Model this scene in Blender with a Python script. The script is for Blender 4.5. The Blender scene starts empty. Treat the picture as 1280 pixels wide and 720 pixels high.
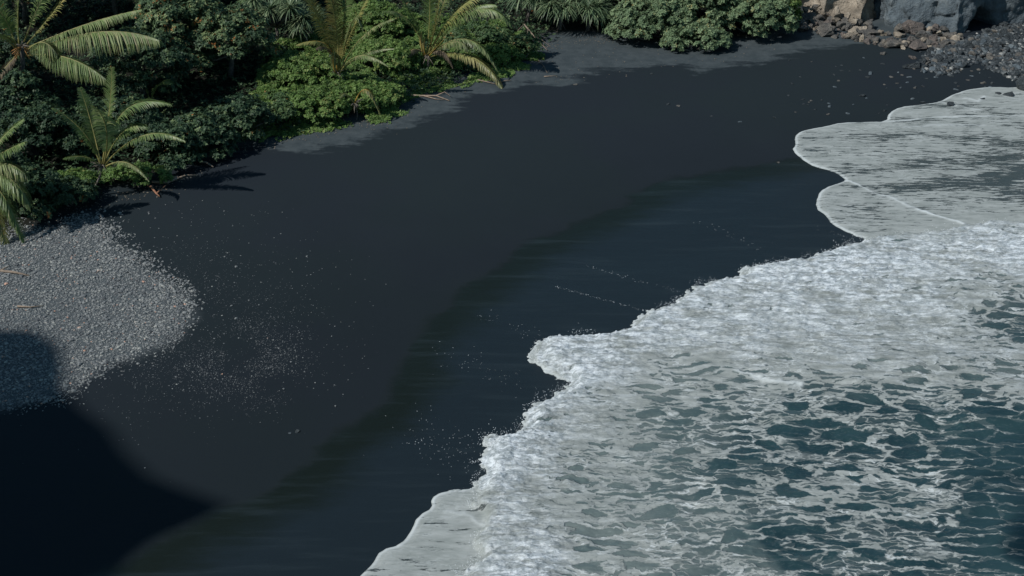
import bpy, bmesh, math, random
import numpy as np
from mathutils import Vector
R = math.radians
rng = np.random.default_rng(7)
random.seed(7)
scene = bpy.context.scene
COL = scene.collection

# ------------------------------------------------------------------ camera
H, PITCH, F = 34.0, R(28.0), 50.0 / 36.0 * 1280.0
FWD = np.array([0, math.cos(PITCH), -math.sin(PITCH)])
UP = np.array([0, math.sin(PITCH), math.cos(PITCH)])
CAM = np.array([0, 0, H])
cd = bpy.data.cameras.new('camera'); cam = bpy.data.objects.new('camera', cd); COL.objects.link(cam)
cam.location = (0, 0, H); cam.rotation_euler = (R(90) - PITCH, 0, 0)
cd.lens = 50; cd.sensor_width = 36; cd.clip_end = 3000; cd.clip_start = .5
scene.camera = cam

def ray(u, v):
    return FWD + np.array([1, 0, 0]) * (u - 640) / F + UP * (360 - v) / F
def G(u, v, z=0.0):                      # photo point -> place on the ground
    d = ray(u, v); t = (z - H) / d[2]
    return CAM + d * t
def Q(u, v, y):                          # photo point -> place at world depth y
    d = ray(u, v); return CAM + d * (y / d[1])
def GP(pts, z=0.0):
    return np.array([G(u, v, z)[:2] for u, v in pts])

# ------------------------------------------------------------------ world and sun
SUN_EL = R(46); SH = np.array([.88, .47]); SH /= np.linalg.norm(SH)
w = bpy.data.worlds.new("World"); scene.world = w; w.use_nodes = True
nt = w.node_tree; bg = nt.nodes['Background']
sky = nt.nodes.new('ShaderNodeTexSky'); sky.sky_type = 'NISHITA'; sky.sun_disc = False
sky.sun_elevation = SUN_EL; sky.sun_rotation = math.atan2(-SH[0], -SH[1])
sky.air_density = 1.0; sky.dust_density = .6; sky.ozone_density = 1.5
tn_ = nt.nodes.new('ShaderNodeMix'); tn_.data_type = 'RGBA'; tn_.blend_type = 'MULTIPLY'; tn_.inputs[0].default_value = 1; tn_.inputs[7].default_value = (.72, 1.02, 1.0, 1)
nt.links.new(sky.outputs[0], tn_.inputs[6]); nt.links.new(tn_.outputs[2], bg.inputs[0]); bg.inputs[1].default_value = .062
sd = bpy.data.lights.new('sun', 'SUN'); so = bpy.data.objects.new('sun', sd); COL.objects.link(so)
sd.energy = 3.3; sd.angle = R(.53); sd.color = (1, .98, .95)
dv = Vector((SH[0] * math.cos(SUN_EL), SH[1] * math.cos(SUN_EL), -math.sin(SUN_EL)))
so.rotation_euler = dv.to_track_quat('-Z', 'Y').to_euler(); so.location = (-60, 80, 60)
scene.view_settings.view_transform = 'Standard'; scene.view_settings.look = 'None'
scene.view_settings.gamma = 1; scene.view_settings.exposure = 0.12
scene.cycles.max_bounces = 5; scene.cycles.diffuse_bounces = 2; scene.cycles.glossy_bounces = 2
scene.cycles.transmission_bounces = 3; scene.cycles.transparent_max_bounces = 4

# ------------------------------------------------------------------ noise (numpy)
def _h(ix, iy, iz, s):
    n = (ix.astype(np.uint32) * np.uint32(374761393) + iy.astype(np.uint32) * np.uint32(668265263)
         + iz.astype(np.uint32) * np.uint32(2147483647) + np.uint32(s * 974711 % 4294967291))
    n = (n ^ (n >> np.uint32(13))) * np.uint32(1274126177)
    n = (n ^ (n >> np.uint32(16))) * np.uint32(2246822519)
    return ((n ^ (n >> np.uint32(15))) & np.uint32(0xffffff)).astype(np.float64) / 16777215.0
def n2(x, y, s=0):
    ix = np.floor(x).astype(np.int64); iy = np.floor(y).astype(np.int64)
    fx = x - ix; fy = y - iy; fx = fx * fx * (3 - 2 * fx); fy = fy * fy * (3 - 2 * fy); z = ix * 0
    a = _h(ix, iy, z, s); b = _h(ix + 1, iy, z, s); c = _h(ix, iy + 1, z, s); d = _h(ix + 1, iy + 1, z, s)
    return (a * (1 - fx) + b * fx) * (1 - fy) + (c * (1 - fx) + d * fx) * fy
def fbm2(x, y, o=4, s=0, g=.5):
    t = 0; a = 1; n = 0
    for k in range(o):
        t = t + a * n2(x * 2 ** k + 7.3 * k, y * 2 ** k - 3.1 * k, s + k); n += a; a *= g
    return t / n
def n3(p, s=0):
    i = np.floor(p).astype(np.int64); f = p - i; f = f * f * (3 - 2 * f)
    r = 0
    for dx in (0, 1):
        for dy in (0, 1):
            for dz in (0, 1):
                wgt = (f[:, 0] if dx else 1 - f[:, 0]) * (f[:, 1] if dy else 1 - f[:, 1]) * (f[:, 2] if dz else 1 - f[:, 2])
                r = r + wgt * _h(i[:, 0] + dx, i[:, 1] + dy, i[:, 2] + dz, s)
    return r
def fbm3(p, o=4, s=0, g=.5):
    t = 0; a = 1; n = 0
    for k in range(o):
        t = t + a * n3(p * 2 ** k + 5.1 * k, s + k); n += a; a *= g
    return t / n
def sstep(a, b, x):
    t = np.clip((x - a) / (b - a), 0, 1); return t * t * (3 - 2 * t)

def dist_line(X, Y, P):                 # distance to a polyline
    best = np.full(X.shape, 1e9)
    for (ax, ay), (bx, by) in zip(P[:-1], P[1:]):
        dx, dy = bx - ax, by - ay; L = dx * dx + dy * dy + 1e-12
        t = np.clip(((X - ax) * dx + (Y - ay) * dy) / L, 0, 1)
        best = np.minimum(best, (X - ax - t * dx) ** 2 + (Y - ay - t * dy) ** 2)
    return np.sqrt(best)
def inside(X, Y, P):
    r = np.zeros(X.shape, bool)
    Pn = np.roll(P, -1, axis=0)
    for (ax, ay), (bx, by) in zip(P, Pn):
        if ay == by: continue
        c = ((ay > Y) != (by > Y)) & (X < (bx - ax) * (Y - ay) / (by - ay) + ax)
        r ^= c
    return r
def sdf(X, Y, P):                       # positive inside
    d = dist_line(X, Y, np.vstack([P, P[:1]]))
    return np.where(inside(X, Y, P), d, -d)

# ------------------------------------------------------------------ object helpers
def nmesh(name, V, Fc, mats, smooth=True, attrs=None, midx=None):
    """V (n,3), Fc (m,k) int array or list of polygons"""
    me = bpy.data.meshes.new(name)
    V = np.asarray(V, dtype=np.float32)
    if isinstance(Fc, list):
        lens = np.array([len(f) for f in Fc], dtype=np.int32)
        idx = np.array([i for f in Fc for i in f], dtype=np.int32)
    else:
        lens = np.full(len(Fc), Fc.shape[1], dtype=np.int32); idx = Fc.astype(np.int32).ravel()
    me.vertices.add(len(V)); me.vertices.foreach_set('co', V.ravel())
    me.loops.add(len(idx)); me.loops.foreach_set('vertex_index', idx)
    me.polygons.add(len(lens))
    st = np.concatenate([[0], np.cumsum(lens)[:-1]]).astype(np.int32)
    me.polygons.foreach_set('loop_start', st); me.polygons.foreach_set('loop_total', lens)
    for m in (mats if isinstance(mats, (list, tuple)) else [mats]): me.materials.append(m)
    if midx is not None: me.polygons.foreach_set('material_index', np.asarray(midx, dtype=np.int32))
    me.update(calc_edges=True); me.validate()
    me.polygons.foreach_set('use_smooth', np.full(len(me.polygons), smooth))
    for k, a in (attrs or {}).items():
        at = me.attributes.new(k, 'FLOAT', 'POINT'); at.data.foreach_set('value', np.asarray(a, dtype=np.float32))
    return me
def link(name, me, parent=None, loc=(0, 0, 0), rot=(0, 0, 0), scale=(1, 1, 1)):
    o = bpy.data.objects.new(name, me); COL.objects.link(o)
    o.location = loc; o.rotation_euler = rot; o.scale = scale
    if parent: o.parent = parent
    return o
def tag(o, label=None, cat=None, group=None, kind=None):
    if label: o['label'] = label
    if cat: o['category'] = cat
    if group: o['group'] = group
    if kind: o['kind'] = kind
    return o
def thing(name, label, cat, loc, rotz=0, group=None):
    o = bpy.data.objects.new(name, None); COL.objects.link(o)
    o.location = loc; o.rotation_euler = (0, 0, rotz); o.empty_display_size = .3
    return tag(o, label, cat, group)

class Geo:                              # collects quads/tris into one mesh
    def __init__(s): s.V = []; s.F = []; s.n = 0; s.A = []
    def add(s, V, F, tone=None):
        V = np.asarray(V, float); s.V.append(V); s.F += [[i + s.n for i in f] for f in F]; s.n += len(V)
        s.A.append(np.full(len(V), .5 if tone is None else tone))
    def tube(s, pts, rad, seg=7, tone=None):
        pts = [np.asarray(p, float) for p in pts]; n = len(pts); V = []; F = []
        up = np.array([.13, .21, .97])
        for i, p in enumerate(pts):
            t = pts[min(i + 1, n - 1)] - pts[max(i - 1, 0)]; t = t / (np.linalg.norm(t) + 1e-9)
            a = np.cross(t, up if abs(t @ up) < .95 else np.array([1, 0, 0])); a /= np.linalg.norm(a); b = np.cross(t, a)
            for k in range(seg):
                an = 2 * math.pi * k / seg; V.append(p + rad[i] * (a * math.cos(an) + b * math.sin(an)))
        for i in range(n - 1):
            for k in range(seg):
                k2 = (k + 1) % seg
                F.append([i * seg + k, i * seg + k2, (i + 1) * seg + k2, (i + 1) * seg + k])
        F.append(list(range(seg))[::-1]); F.append([(n - 1) * seg + k for k in range(seg)])
        s.add(V, F, tone)
    def mesh(s, name, mats, smooth=True):
        return nmesh(name, np.vstack(s.V), s.F, mats, smooth, {'tone': np.concatenate(s.A)})

# ------------------------------------------------------------------ materials
def mat(name):
    m = bpy.data.materials.new(name); m.use_nodes = True
    N = m.node_tree.nodes; L = m.node_tree.links
    return m, N, L, N['Principled BSDF']
class B:                                # small node builder
    def __init__(s, m): s.N = m.node_tree.nodes; s.L = m.node_tree.links
    def _in(s, sock, v):
        if isinstance(v, bpy.types.NodeSocket): s.L.new(v, sock)
        elif v is not None: sock.default_value = v
    def attr(s, n): a = s.N.new('ShaderNodeAttribute'); a.attribute_name = n; return a.outputs['Fac']
    def pos(s): return s.N.new('ShaderNodeNewGeometry').outputs['Position']
    def objc(s): return s.N.new('ShaderNodeTexCoord').outputs['Object']
    def math(s, op, a, b=None, c=None, clamp=False):
        n = s.N.new('ShaderNodeMath'); n.operation = op; n.use_clamp = clamp
        s._in(n.inputs[0], a); s._in(n.inputs[1], b)
        if c is not None: s._in(n.inputs[2], c)
        return n.outputs[0]
    def vmath(s, op, a, b):
        n = s.N.new('ShaderNodeVectorMath'); n.operation = op; s._in(n.inputs[0], a); s._in(n.inputs[1], b); return n.outputs[0]
    def mapping(s, v, scale=(1, 1, 1), rot=(0, 0, 0), loc=(0, 0, 0)):
        n = s.N.new('ShaderNodeMapping'); s._in(n.inputs[0], v); n.inputs['Scale'].default_value = scale
        n.inputs['Rotation'].default_value = rot; n.inputs['Location'].default_value = loc; return n.outputs[0]
    def noise(s, v, scale, detail=4, rough=.55, dist=0, color=False):
        n = s.N.new('ShaderNodeTexNoise'); s._in(n.inputs['Vector'], v); n.inputs['Scale'].default_value = scale
        n.inputs['Detail'].default_value = detail; n.inputs['Roughness'].default_value = rough; n.inputs['Distortion'].default_value = dist
        return n.outputs['Color' if color else 'Fac']
    def voro(s, v, scale, feature='F1', out='Distance', rand=1):
        n = s.N.new('ShaderNodeTexVoronoi'); n.feature = feature; s._in(n.inputs['Vector'], v); n.inputs['Scale'].default_value = scale
        n.inputs['Randomness'].default_value = rand
        return n.outputs[out]
    def smooth(s, x, a, b, lo=0., hi=1.):
        n = s.N.new('ShaderNodeMapRange'); n.interpolation_type = 'SMOOTHSTEP'; s._in(n.inputs[0], x)
        s._in(n.inputs[1], a); s._in(n.inputs[2], b); s._in(n.inputs[3], lo); s._in(n.inputs[4], hi); return n.outputs[0]
    def mix(s, f, a, b):
        n = s.N.new('ShaderNodeMix'); n.data_type = 'RGBA'; s._in(n.inputs[0], f)
        s._in(n.inputs[6], (*a, 1) if isinstance(a, tuple) else a); s._in(n.inputs[7], (*b, 1) if isinstance(b, tuple) else b); return n.outputs[2]
    def ramp(s, f, stops):
        n = s.N.new('ShaderNodeValToRGB'); e = n.color_ramp.elements
        while len(e) < len(stops): e.new(.5)
        for k, (p, c) in enumerate(stops): e[k].position = p; e[k].color = (*c, 1)
        s._in(n.inputs[0], f); return n.outputs[0]
    def bump(s, h, dist=.02, strength=1, normal=None):
        n = s.N.new('ShaderNodeBump'); s._in(n.inputs['Height'], h); n.inputs['Distance'].default_value = dist
        n.inputs['Strength'].default_value = strength
        if normal is not None: s._in(n.inputs['Normal'], normal)
        return n.outputs[0]

def leaf_mat(name, stops, rough=.45, transl=.18, spec=.5):
    m, N, L, p = mat(name); b = B(m)
    c = b.ramp(b.attr('tone'), stops)
    c = b.mix(b.smooth(b.noise(b.pos(), .9, 3), .45, .7, 0, .4), c, (.03, .06, .03))
    L.new(c, p.inputs['Base Color']); p.inputs['Roughness'].default_value = rough
    p.inputs['Specular IOR Level'].default_value = spec
    t = N.new('ShaderNodeBsdfTranslucent'); L.new(c, t.inputs[0]); mx = N.new('ShaderNodeMixShader')
    mx.inputs[0].default_value = transl; L.new(p.outputs[0], mx.inputs[1]); L.new(t.outputs[0], mx.inputs[2])
    L.new(mx.outputs[0], N['Material Output'].inputs[0]); return m
M = {}
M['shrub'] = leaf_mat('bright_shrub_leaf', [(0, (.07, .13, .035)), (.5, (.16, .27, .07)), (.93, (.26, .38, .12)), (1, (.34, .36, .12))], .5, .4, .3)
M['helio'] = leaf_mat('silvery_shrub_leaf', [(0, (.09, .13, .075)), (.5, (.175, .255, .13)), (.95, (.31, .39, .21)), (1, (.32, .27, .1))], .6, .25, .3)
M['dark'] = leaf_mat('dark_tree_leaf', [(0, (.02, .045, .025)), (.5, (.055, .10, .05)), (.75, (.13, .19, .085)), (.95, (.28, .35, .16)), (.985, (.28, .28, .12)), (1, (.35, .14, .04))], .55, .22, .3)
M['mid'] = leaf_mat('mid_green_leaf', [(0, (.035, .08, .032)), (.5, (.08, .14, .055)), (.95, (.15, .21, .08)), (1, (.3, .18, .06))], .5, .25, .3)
M['strap'] = leaf_mat('strap_leaf', [(0, (.06, .10, .06)), (.6, (.19, .27, .14)), (1, (.36, .42, .24))], .45, .25, .4)
M['palm'] = leaf_mat('palm_leaflet', [(0, (.10, .17, .05)), (.5, (.22, .31, .11)), (.85, (.38, .41, .2)), (1, (.4, .36, .2))], .42, .4, .5)
M['palm_gold'] = leaf_mat('palm_leaflet_yellowing', [(0, (.16, .2, .06)), (.5, (.3, .30, .10)), (1, (.42, .32, .12))], .45, .2)
M['palm_dry'] = leaf_mat('palm_leaflet_dry', [(0, (.08, .06, .04)), (1, (.26, .2, .13))], .8, .1)
def plain(name, c1, c2, scale=6, rough=.8, bump=.02, stretch=(1, 1, 1), det=5):
    m, N, L, p = mat(name); b = B(m); v = b.mapping(b.objc(), stretch)
    n = b.noise(v, scale, det, .6); L.new(b.mix(b.smooth(n, .3, .7), c1, c2), p.inputs['Base Color'])
    p.inputs['Roughness'].default_value = rough; L.new(b.bump(n, bump), p.inputs['Normal']); return m
M['midrib'] = plain('palm_midrib', (.16, .16, .05), (.3, .26, .09), 5, .5)
M['midrib_gold'] = plain('palm_midrib_orange', (.3, .2, .04), (.42, .24, .05), 5, .5)
M['flower'] = plain('orange_flower_stalk', (.35, .16, .04), (.5, .25, .08), 5, .6)
M['bark'] = plain('bark', (.06, .05, .045), (.17, .15, .13), 9, .9, .03)
M['driftwood'] = plain('driftwood', (.16, .12, .09), (.36, .28, .21), 7, .85, .02, (1, 1, 4))
M['red_wood'] = plain('reddish_driftwood', (.22, .1, .06), (.36, .18, .1), 7, .85, .02)
M['deadleaf'] = plain('dead_leaf', (.09, .08, .065), (.22, .19, .15), 5, .9)
def rock_mat(name, c1, c2, c3, scale=1.2, rough=.85):
    m, N, L, p = mat(name); b = B(m); P = b.pos()
    n = b.noise(P, scale, 7, .62); n_ = b.noise(P, scale * 7, 5, .6)
    c = b.ramp(n, [(.3, c1), (.52, c2), (.72, c3)])
    c = b.mix(b.smooth(n_, .55, .75, 0, .35), c, tuple(x * .35 for x in c2))
    L.new(c, p.inputs['Base Color']); p.inputs['Roughness'].default_value = rough
    h = b.math('ADD', n, b.math('MULTIPLY', n_, .35)); L.new(b.bump(h, .5), p.inputs['Normal']); return m
M['basalt'] = rock_mat('blue_grey_basalt', (.04, .052, .062), (.10, .125, .14), (.19, .21, .21), .5)
M['tan'] = rock_mat('tan_weathered_rock', (.13, .11, .085), (.31, .26, .20), (.50, .43, .34), .9)
M['boulder'] = rock_mat('brown_grey_boulder', (.06, .06, .06), (.14, .13, .115), (.24, .21, .17), 1.5)
M['red_rock'] = rock_mat('rusty_boulder', (.07, .064, .06), (.15, .125, .11), (.25, .20, .17), 1.6)
M['pale_rock'] = rock_mat('pale_boulder', (.12, .13, .13), (.25, .26, .25), (.36, .36, .34), 2)
M['dark_rock'] = rock_mat('dark_wet_rock', (.018, .024, .028), (.045, .055, .06), (.1, .11, .115), 1.6, .5)
def pebble_mat():
    m, N, L, p = mat('pebbles'); b = B(m)
    c = b.ramp(b.attr('tone'), [(0, (.05, .055, .06)), (.35, (.14, .15, .155)), (.75, (.25, .26, .25)), (.95, (.4, .4, .36)), (1, (.5, .3, .22))])
    L.new(c, p.inputs['Base Color']); p.inputs['Roughness'].default_value = .75; return m
M['pebble'] = pebble_mat()

# ------------------------------------------------------------------ lines read off the beach
WATER = [(1700, 40), (1400, 95), (1300, 106), (1266, 110), (1245, 109), (1223, 111), (1205, 114), (1192, 119), (1174, 128), (1148, 132), (1125, 134), (1113, 141), (1109, 153),
         (1082, 153), (1052, 153), (1033, 159), (1012, 162), (1000, 165), (992, 172), (996, 182), (992, 188), (1006, 202), (1018, 209),
         (1042, 214), (1052, 220), (1059, 226), (1046, 230), (1033, 235), (1023, 244), (1020, 260), (1035, 270), (1039, 280), (1061, 292), (1085, 301),
         (1060, 307), (1025, 320), (990, 327), (960, 332), (927, 339), (924, 349), (875, 355), (860, 365), (840, 382), (810, 392), (790, 410),
         (775, 417), (715, 420), (677, 425), (672, 435), (664, 450), (677, 460), (700, 472), (712, 482), (680, 500), (652, 515), (658, 528),
         (643, 543), (603, 547), (610, 563), (592, 580), (608, 588), (587, 608), (582, 613), (553, 616), (539, 623), (542, 635), (523, 645),
         (515, 662), (502, 682), (477, 688), (468, 703), (453, 718), (436, 745), (400, 850), (380, 1100)]
FARSEA = np.array([[6, 5], [400, 5], [400, 170]])
def chaikin(P, n=2):
    P = np.asarray(P, float)
    for _ in range(n):
        a = P[:-1] * .75 + P[1:] * .25; b_ = P[:-1] * .25 + P[1:] * .75
        P = np.vstack([P[:1], np.stack([a, b_], 1).reshape(-1, 2), P[-1:]])
    return P
wline = chaikin(GP(WATER), 1)
SEA = np.vstack([wline, FARSEA])
SURGE = [(1400, 285), (1280, 284), (1262, 281), (1240, 281), (1210, 287), (1180, 291), (1120, 296), (1085, 301), (1060, 307), (1025, 320), (990, 327), (960, 332), (927, 339), (924, 349), (875, 355), (860, 365),
         (840, 382), (810, 392), (790, 410), (775, 417), (715, 420), (677, 425), (672, 435), (664, 450), (677, 460), (700, 472), (712, 482),
         (680, 500), (652, 515), (658, 528), (643, 543), (603, 547), (610, 563), (592, 580), (608, 588), (590, 606),
         (600, 622), (582, 633), (612, 647), (603, 667), (588, 680), (603, 693), (600, 703), (578, 712), (568, 730), (560, 800), (600, 1100)]
SURGEP = np.vstack([chaikin(GP(SURGE), 1), [[60, 5], [400, 5], [400, 62]]])
LOBE = [(1059, 226), (1088, 240), (1113, 247), (1131, 258), (1150, 266), (1186, 276), (1217, 286)]
TOPRIM = [(1109, 153), (1150, 150), (1180, 147), (1230, 147), (1290, 146), (1400, 150)]
WET = [(1060, 195), (1000, 196), (960, 203), (900, 216), (850, 222), (815, 232), (780, 255), (720, 280), (660, 305), (632, 320), (625, 335), (580, 365),
       (540, 400), (512, 430), (502, 470), (490, 490), (460, 520), (400, 560), (380, 590), (262, 645), (160, 698), (-60, 800)]
DRYA = [(-100, 330), (60, 250), (180, 225), (235, 208), (262, 196), (300, 186), (370, 187), (425, 184), (470, 170), (510, 156), (545, 146), (575, 136), (585, 120), (640, 116),
        (665, 106), (705, 109), (722, 101), (722, 91), (790, 86), (850, 80), (875, 90), (905, 84), (950, 78), (990, 66), (1045, 58), (1100, 55),
        (1200, 30), (1200, -150), (-200, -150)]
GRAVEL = [(-120, 300), (0, 296), (40, 290), (80, 284), (105, 268), (130, 285), (150, 310), (180, 332), (205, 352), (230, 372), (242, 385), (232, 405), (214, 428), (180, 443),
          (125, 460), (100, 478), (88, 492), (40, 505), (0, 512), (-120, 560)]

# ------------------------------------------------------------------ ground
def ground_z(x, y):
    """beach undulation, and the bank rising under the jungle"""
    x = np.asarray(x, float); y = np.asarray(y, float)
    z = (fbm2(x * .12, y * .12, 3, 5) - .5) * .22
    edge = sdf(x, y, JUNGLE)
    z = z + np.clip(edge, 0, None) * .16 + sstep(0, 1.2, edge) * .12
    sea = sdf(x, y, SEA)
    return z * sstep(0, -4, sea) - sstep(0, 30, sea) * 4
JUNGLE = np.vstack([GP([(-400, 400), (-30, 320), (40, 300), (90, 262), (118, 246), (190, 236), (205, 226), (240, 205), (300, 184), (330, 168), (372, 163), (430, 152), (480, 146), (500, 120), (560, 98),
                        (640, 80), (668, 60), (690, 48), (760, 46), (800, 55), (870, 62), (960, 52), (995, 30), (1020, 5), (1040, -40)]), [[30, 160], [30, 400], [-400, 400], [-400, 60]]])
def axis(vals):                        # piecewise spacing [(start,end,step)...]
    r = []
    for a, b_, s in vals: r += list(np.arange(a, b_, s))
    r.append(vals[-1][1]); return np.array(r)
gx = axis([(-600, -100, 25), (-100, -46, 2), (-46, 50, .28), (50, 100, 2), (100, 600, 25)])
gy = axis([(-300, 20, 20), (20, 38, 1), (38, 125, .28), (125, 170, 2), (170, 1200, 40)])
GX, GY = np.meshgrid(gx, gy); X = GX.ravel(); Y = GY.ravel()
Z = ground_z(X, Y)
Z -= sstep(200, 500, np.hypot(X, Y)) * 0
ny, nx = GX.shape
I = np.arange(nx * ny).reshape(ny, nx)
FQ = np.stack([I[:-1, :-1], I[:-1, 1:], I[1:, 1:], I[1:, :-1]], -1).reshape(-1, 4)
wetp = np.vstack([GP(WET), [[-25, 30], [60, 5], [400, 5], [400, 170]], GP([(1400, 90), (1240, 120)])])
a_wet = sdf(X, Y, wetp); a_dry = sdf(X, Y, GP(DRYA)); a_grav = sdf(X, Y, GP(GRAVEL)); a_sea = sdf(X, Y, SEA); a_jun = sdf(X, Y, JUNGLE)
cl = lambda a: np.clip(a, -6, 6)
def sand_mat():
    m, N, L, p = mat('black_sand'); b = B(m); P = b.pos()
    w1 = b.math('SUBTRACT', b.noise(P, .35, 6, .6), .5); w2 = b.math('SUBTRACT', b.noise(P, 2.2, 5, .6), .5)
    stretch = b.mapping(P, (.35, 1, 1), (0, 0, .25)); ws = b.math('SUBTRACT', b.noise(stretch, .9, 5, .6), .5)
    wet = b.smooth(b.math('ADD', b.attr('wet'), b.math('ADD', b.math('MULTIPLY', ws, .9), b.math('MULTIPLY', w1, 2.4))), -.45, .4)
    grn = b.math('SUBTRACT', b.noise(P, 40, 3, .7), .5)
    dry = b.smooth(b.math('ADD', b.attr('dry'), b.math('ADD', b.math('MULTIPLY', ws, 6), b.math('MULTIPLY', w2, 1.3))), -.35, .8)
    grav = b.smooth(b.math('ADD', b.attr('gravel'), b.math('ADD', b.math('MULTIPLY', w1, 2.4), b.math('MULTIPLY', grn, 1.2))), -.6, .9, 0, .85)
    big = b.noise(P, .07, 3, .5)
    sheen_up = b.smooth(b.math('ADD', b.attr('upbeach_sheen'), b.math('MULTIPLY', w1, 8)), -27, -4)  # view-angle sheen painted into the damp sand colour, lighter up the beach
    damp = b.mix(b.smooth(big, .4, .6), b.mix(sheen_up, (.0082, .0145, .0182), (.0138, .0222, .0266)), b.mix(sheen_up, (.0088, .0142, .0195), (.0140, .0205, .0278)))
    damp = b.mix(b.math('MULTIPLY', b.noise(P, 14, 4, .7), .35), damp, (.008, .012, .014))
    streak = b.noise(b.mapping(P, (.12, 1, 1), (0, 0, .12)), 1.4, 5, .6)
    wetc = b.mix(b.smooth(b.math('ADD', b.attr('wet'), b.math('MULTIPLY', ws, 3)), .8, 3.2), (.0075, .0108, .0070), (.0125, .0190, .0235))
    wetc = b.mix(b.smooth(streak, .5, .75, 0, .4), wetc, (.03, .042, .048))
    dryc = b.mix(b.smooth(b.noise(P, 1.1, 6, .65), .3, .7), (.040, .053, .059), (.062, .076, .082))
    c = b.mix(wet, damp, wetc); c = b.mix(dry, c, dryc)
    gr = b.voro(P, 9, 'F1', 'Color'); 
    gcol = b.mix(b.noise(P, 25, 3, .7), (.04, .05, .056), (.15, .17, .175))
    c = b.mix(grav, c, gcol)
    litter = b.mix(b.noise(P, 6, 5, .7), (.006, .009, .007), (.025, .024, .016))
    c = b.mix(b.smooth(b.attr('jungle'), .2, 1.2), c, litter)
    L.new(c, p.inputs['Base Color'])
    r = b.mix(wet, (.85, .85, .85), (.36, .36, .36)); r2 = b.mix(dry, r, (.95, .95, .95)); L.new(r2, p.inputs['Roughness'])
    p.inputs['Specular IOR Level'].default_value = .22
    h = b.math('ADD', b.math('MULTIPLY', b.noise(P, 18, 4, .7), .25), b.math('MULTIPLY', b.noise(P, 1.5, 4, .6), b.smooth(b.attr('dry'), -1, 1, .3, 1.5)))
    h = b.math('ADD', h, b.math('MULTIPLY', streak, .4))
    L.new(b.bump(h, .06, .6), p.inputs['Normal']); return m
me = nmesh('sand', np.stack([X, Y, Z], 1), FQ, sand_mat(), True, {'wet': cl(a_wet), 'dry': cl(a_dry), 'upbeach_sheen': np.clip(a_dry, -40, 5), 'gravel': cl(a_grav), 'jungle': cl(a_jun)})
tag(link('sand', me), 'black volcanic sand beach', None, None, 'structure')

# ------------------------------------------------------------------ sea
s_ax = axis([(-.75, -.42, .03), (-.42, .40, .00088), (.40, .6, .01), (.6, 3.0, .15)])
yy = [5., 12., 18., 24., 30., 34., 36.5]
while yy[-1] < 118: yy.append(yy[-1] * (1.00125 if 38.5 < yy[-1] else 1.01))
yy += [122, 128, 140, 165]
yy = np.array(yy)
SX, SY = np.meshgrid(s_ax, yy); X = (SX * SY).ravel(); Y = SY.ravel()
d0 = sdf(X, Y, SEA)
keep = d0 > -.6
ny, nx = SX.shape; I = np.arange(nx * ny).reshape(ny, nx)
FQ = np.stack([I[:-1, :-1], I[:-1, 1:], I[1:, 1:], I[1:, :-1]], -1).reshape(-1, 4)
FQ = FQ[keep[FQ].all(1)]
used = np.unique(FQ); remap = np.full(nx * ny, -1); remap[used] = np.arange(len(used)); FQ = remap[FQ]
X = X[used]; Y = Y[used]; d0 = d0[used]
dC = sdf(X, Y, SURGEP)
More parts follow.
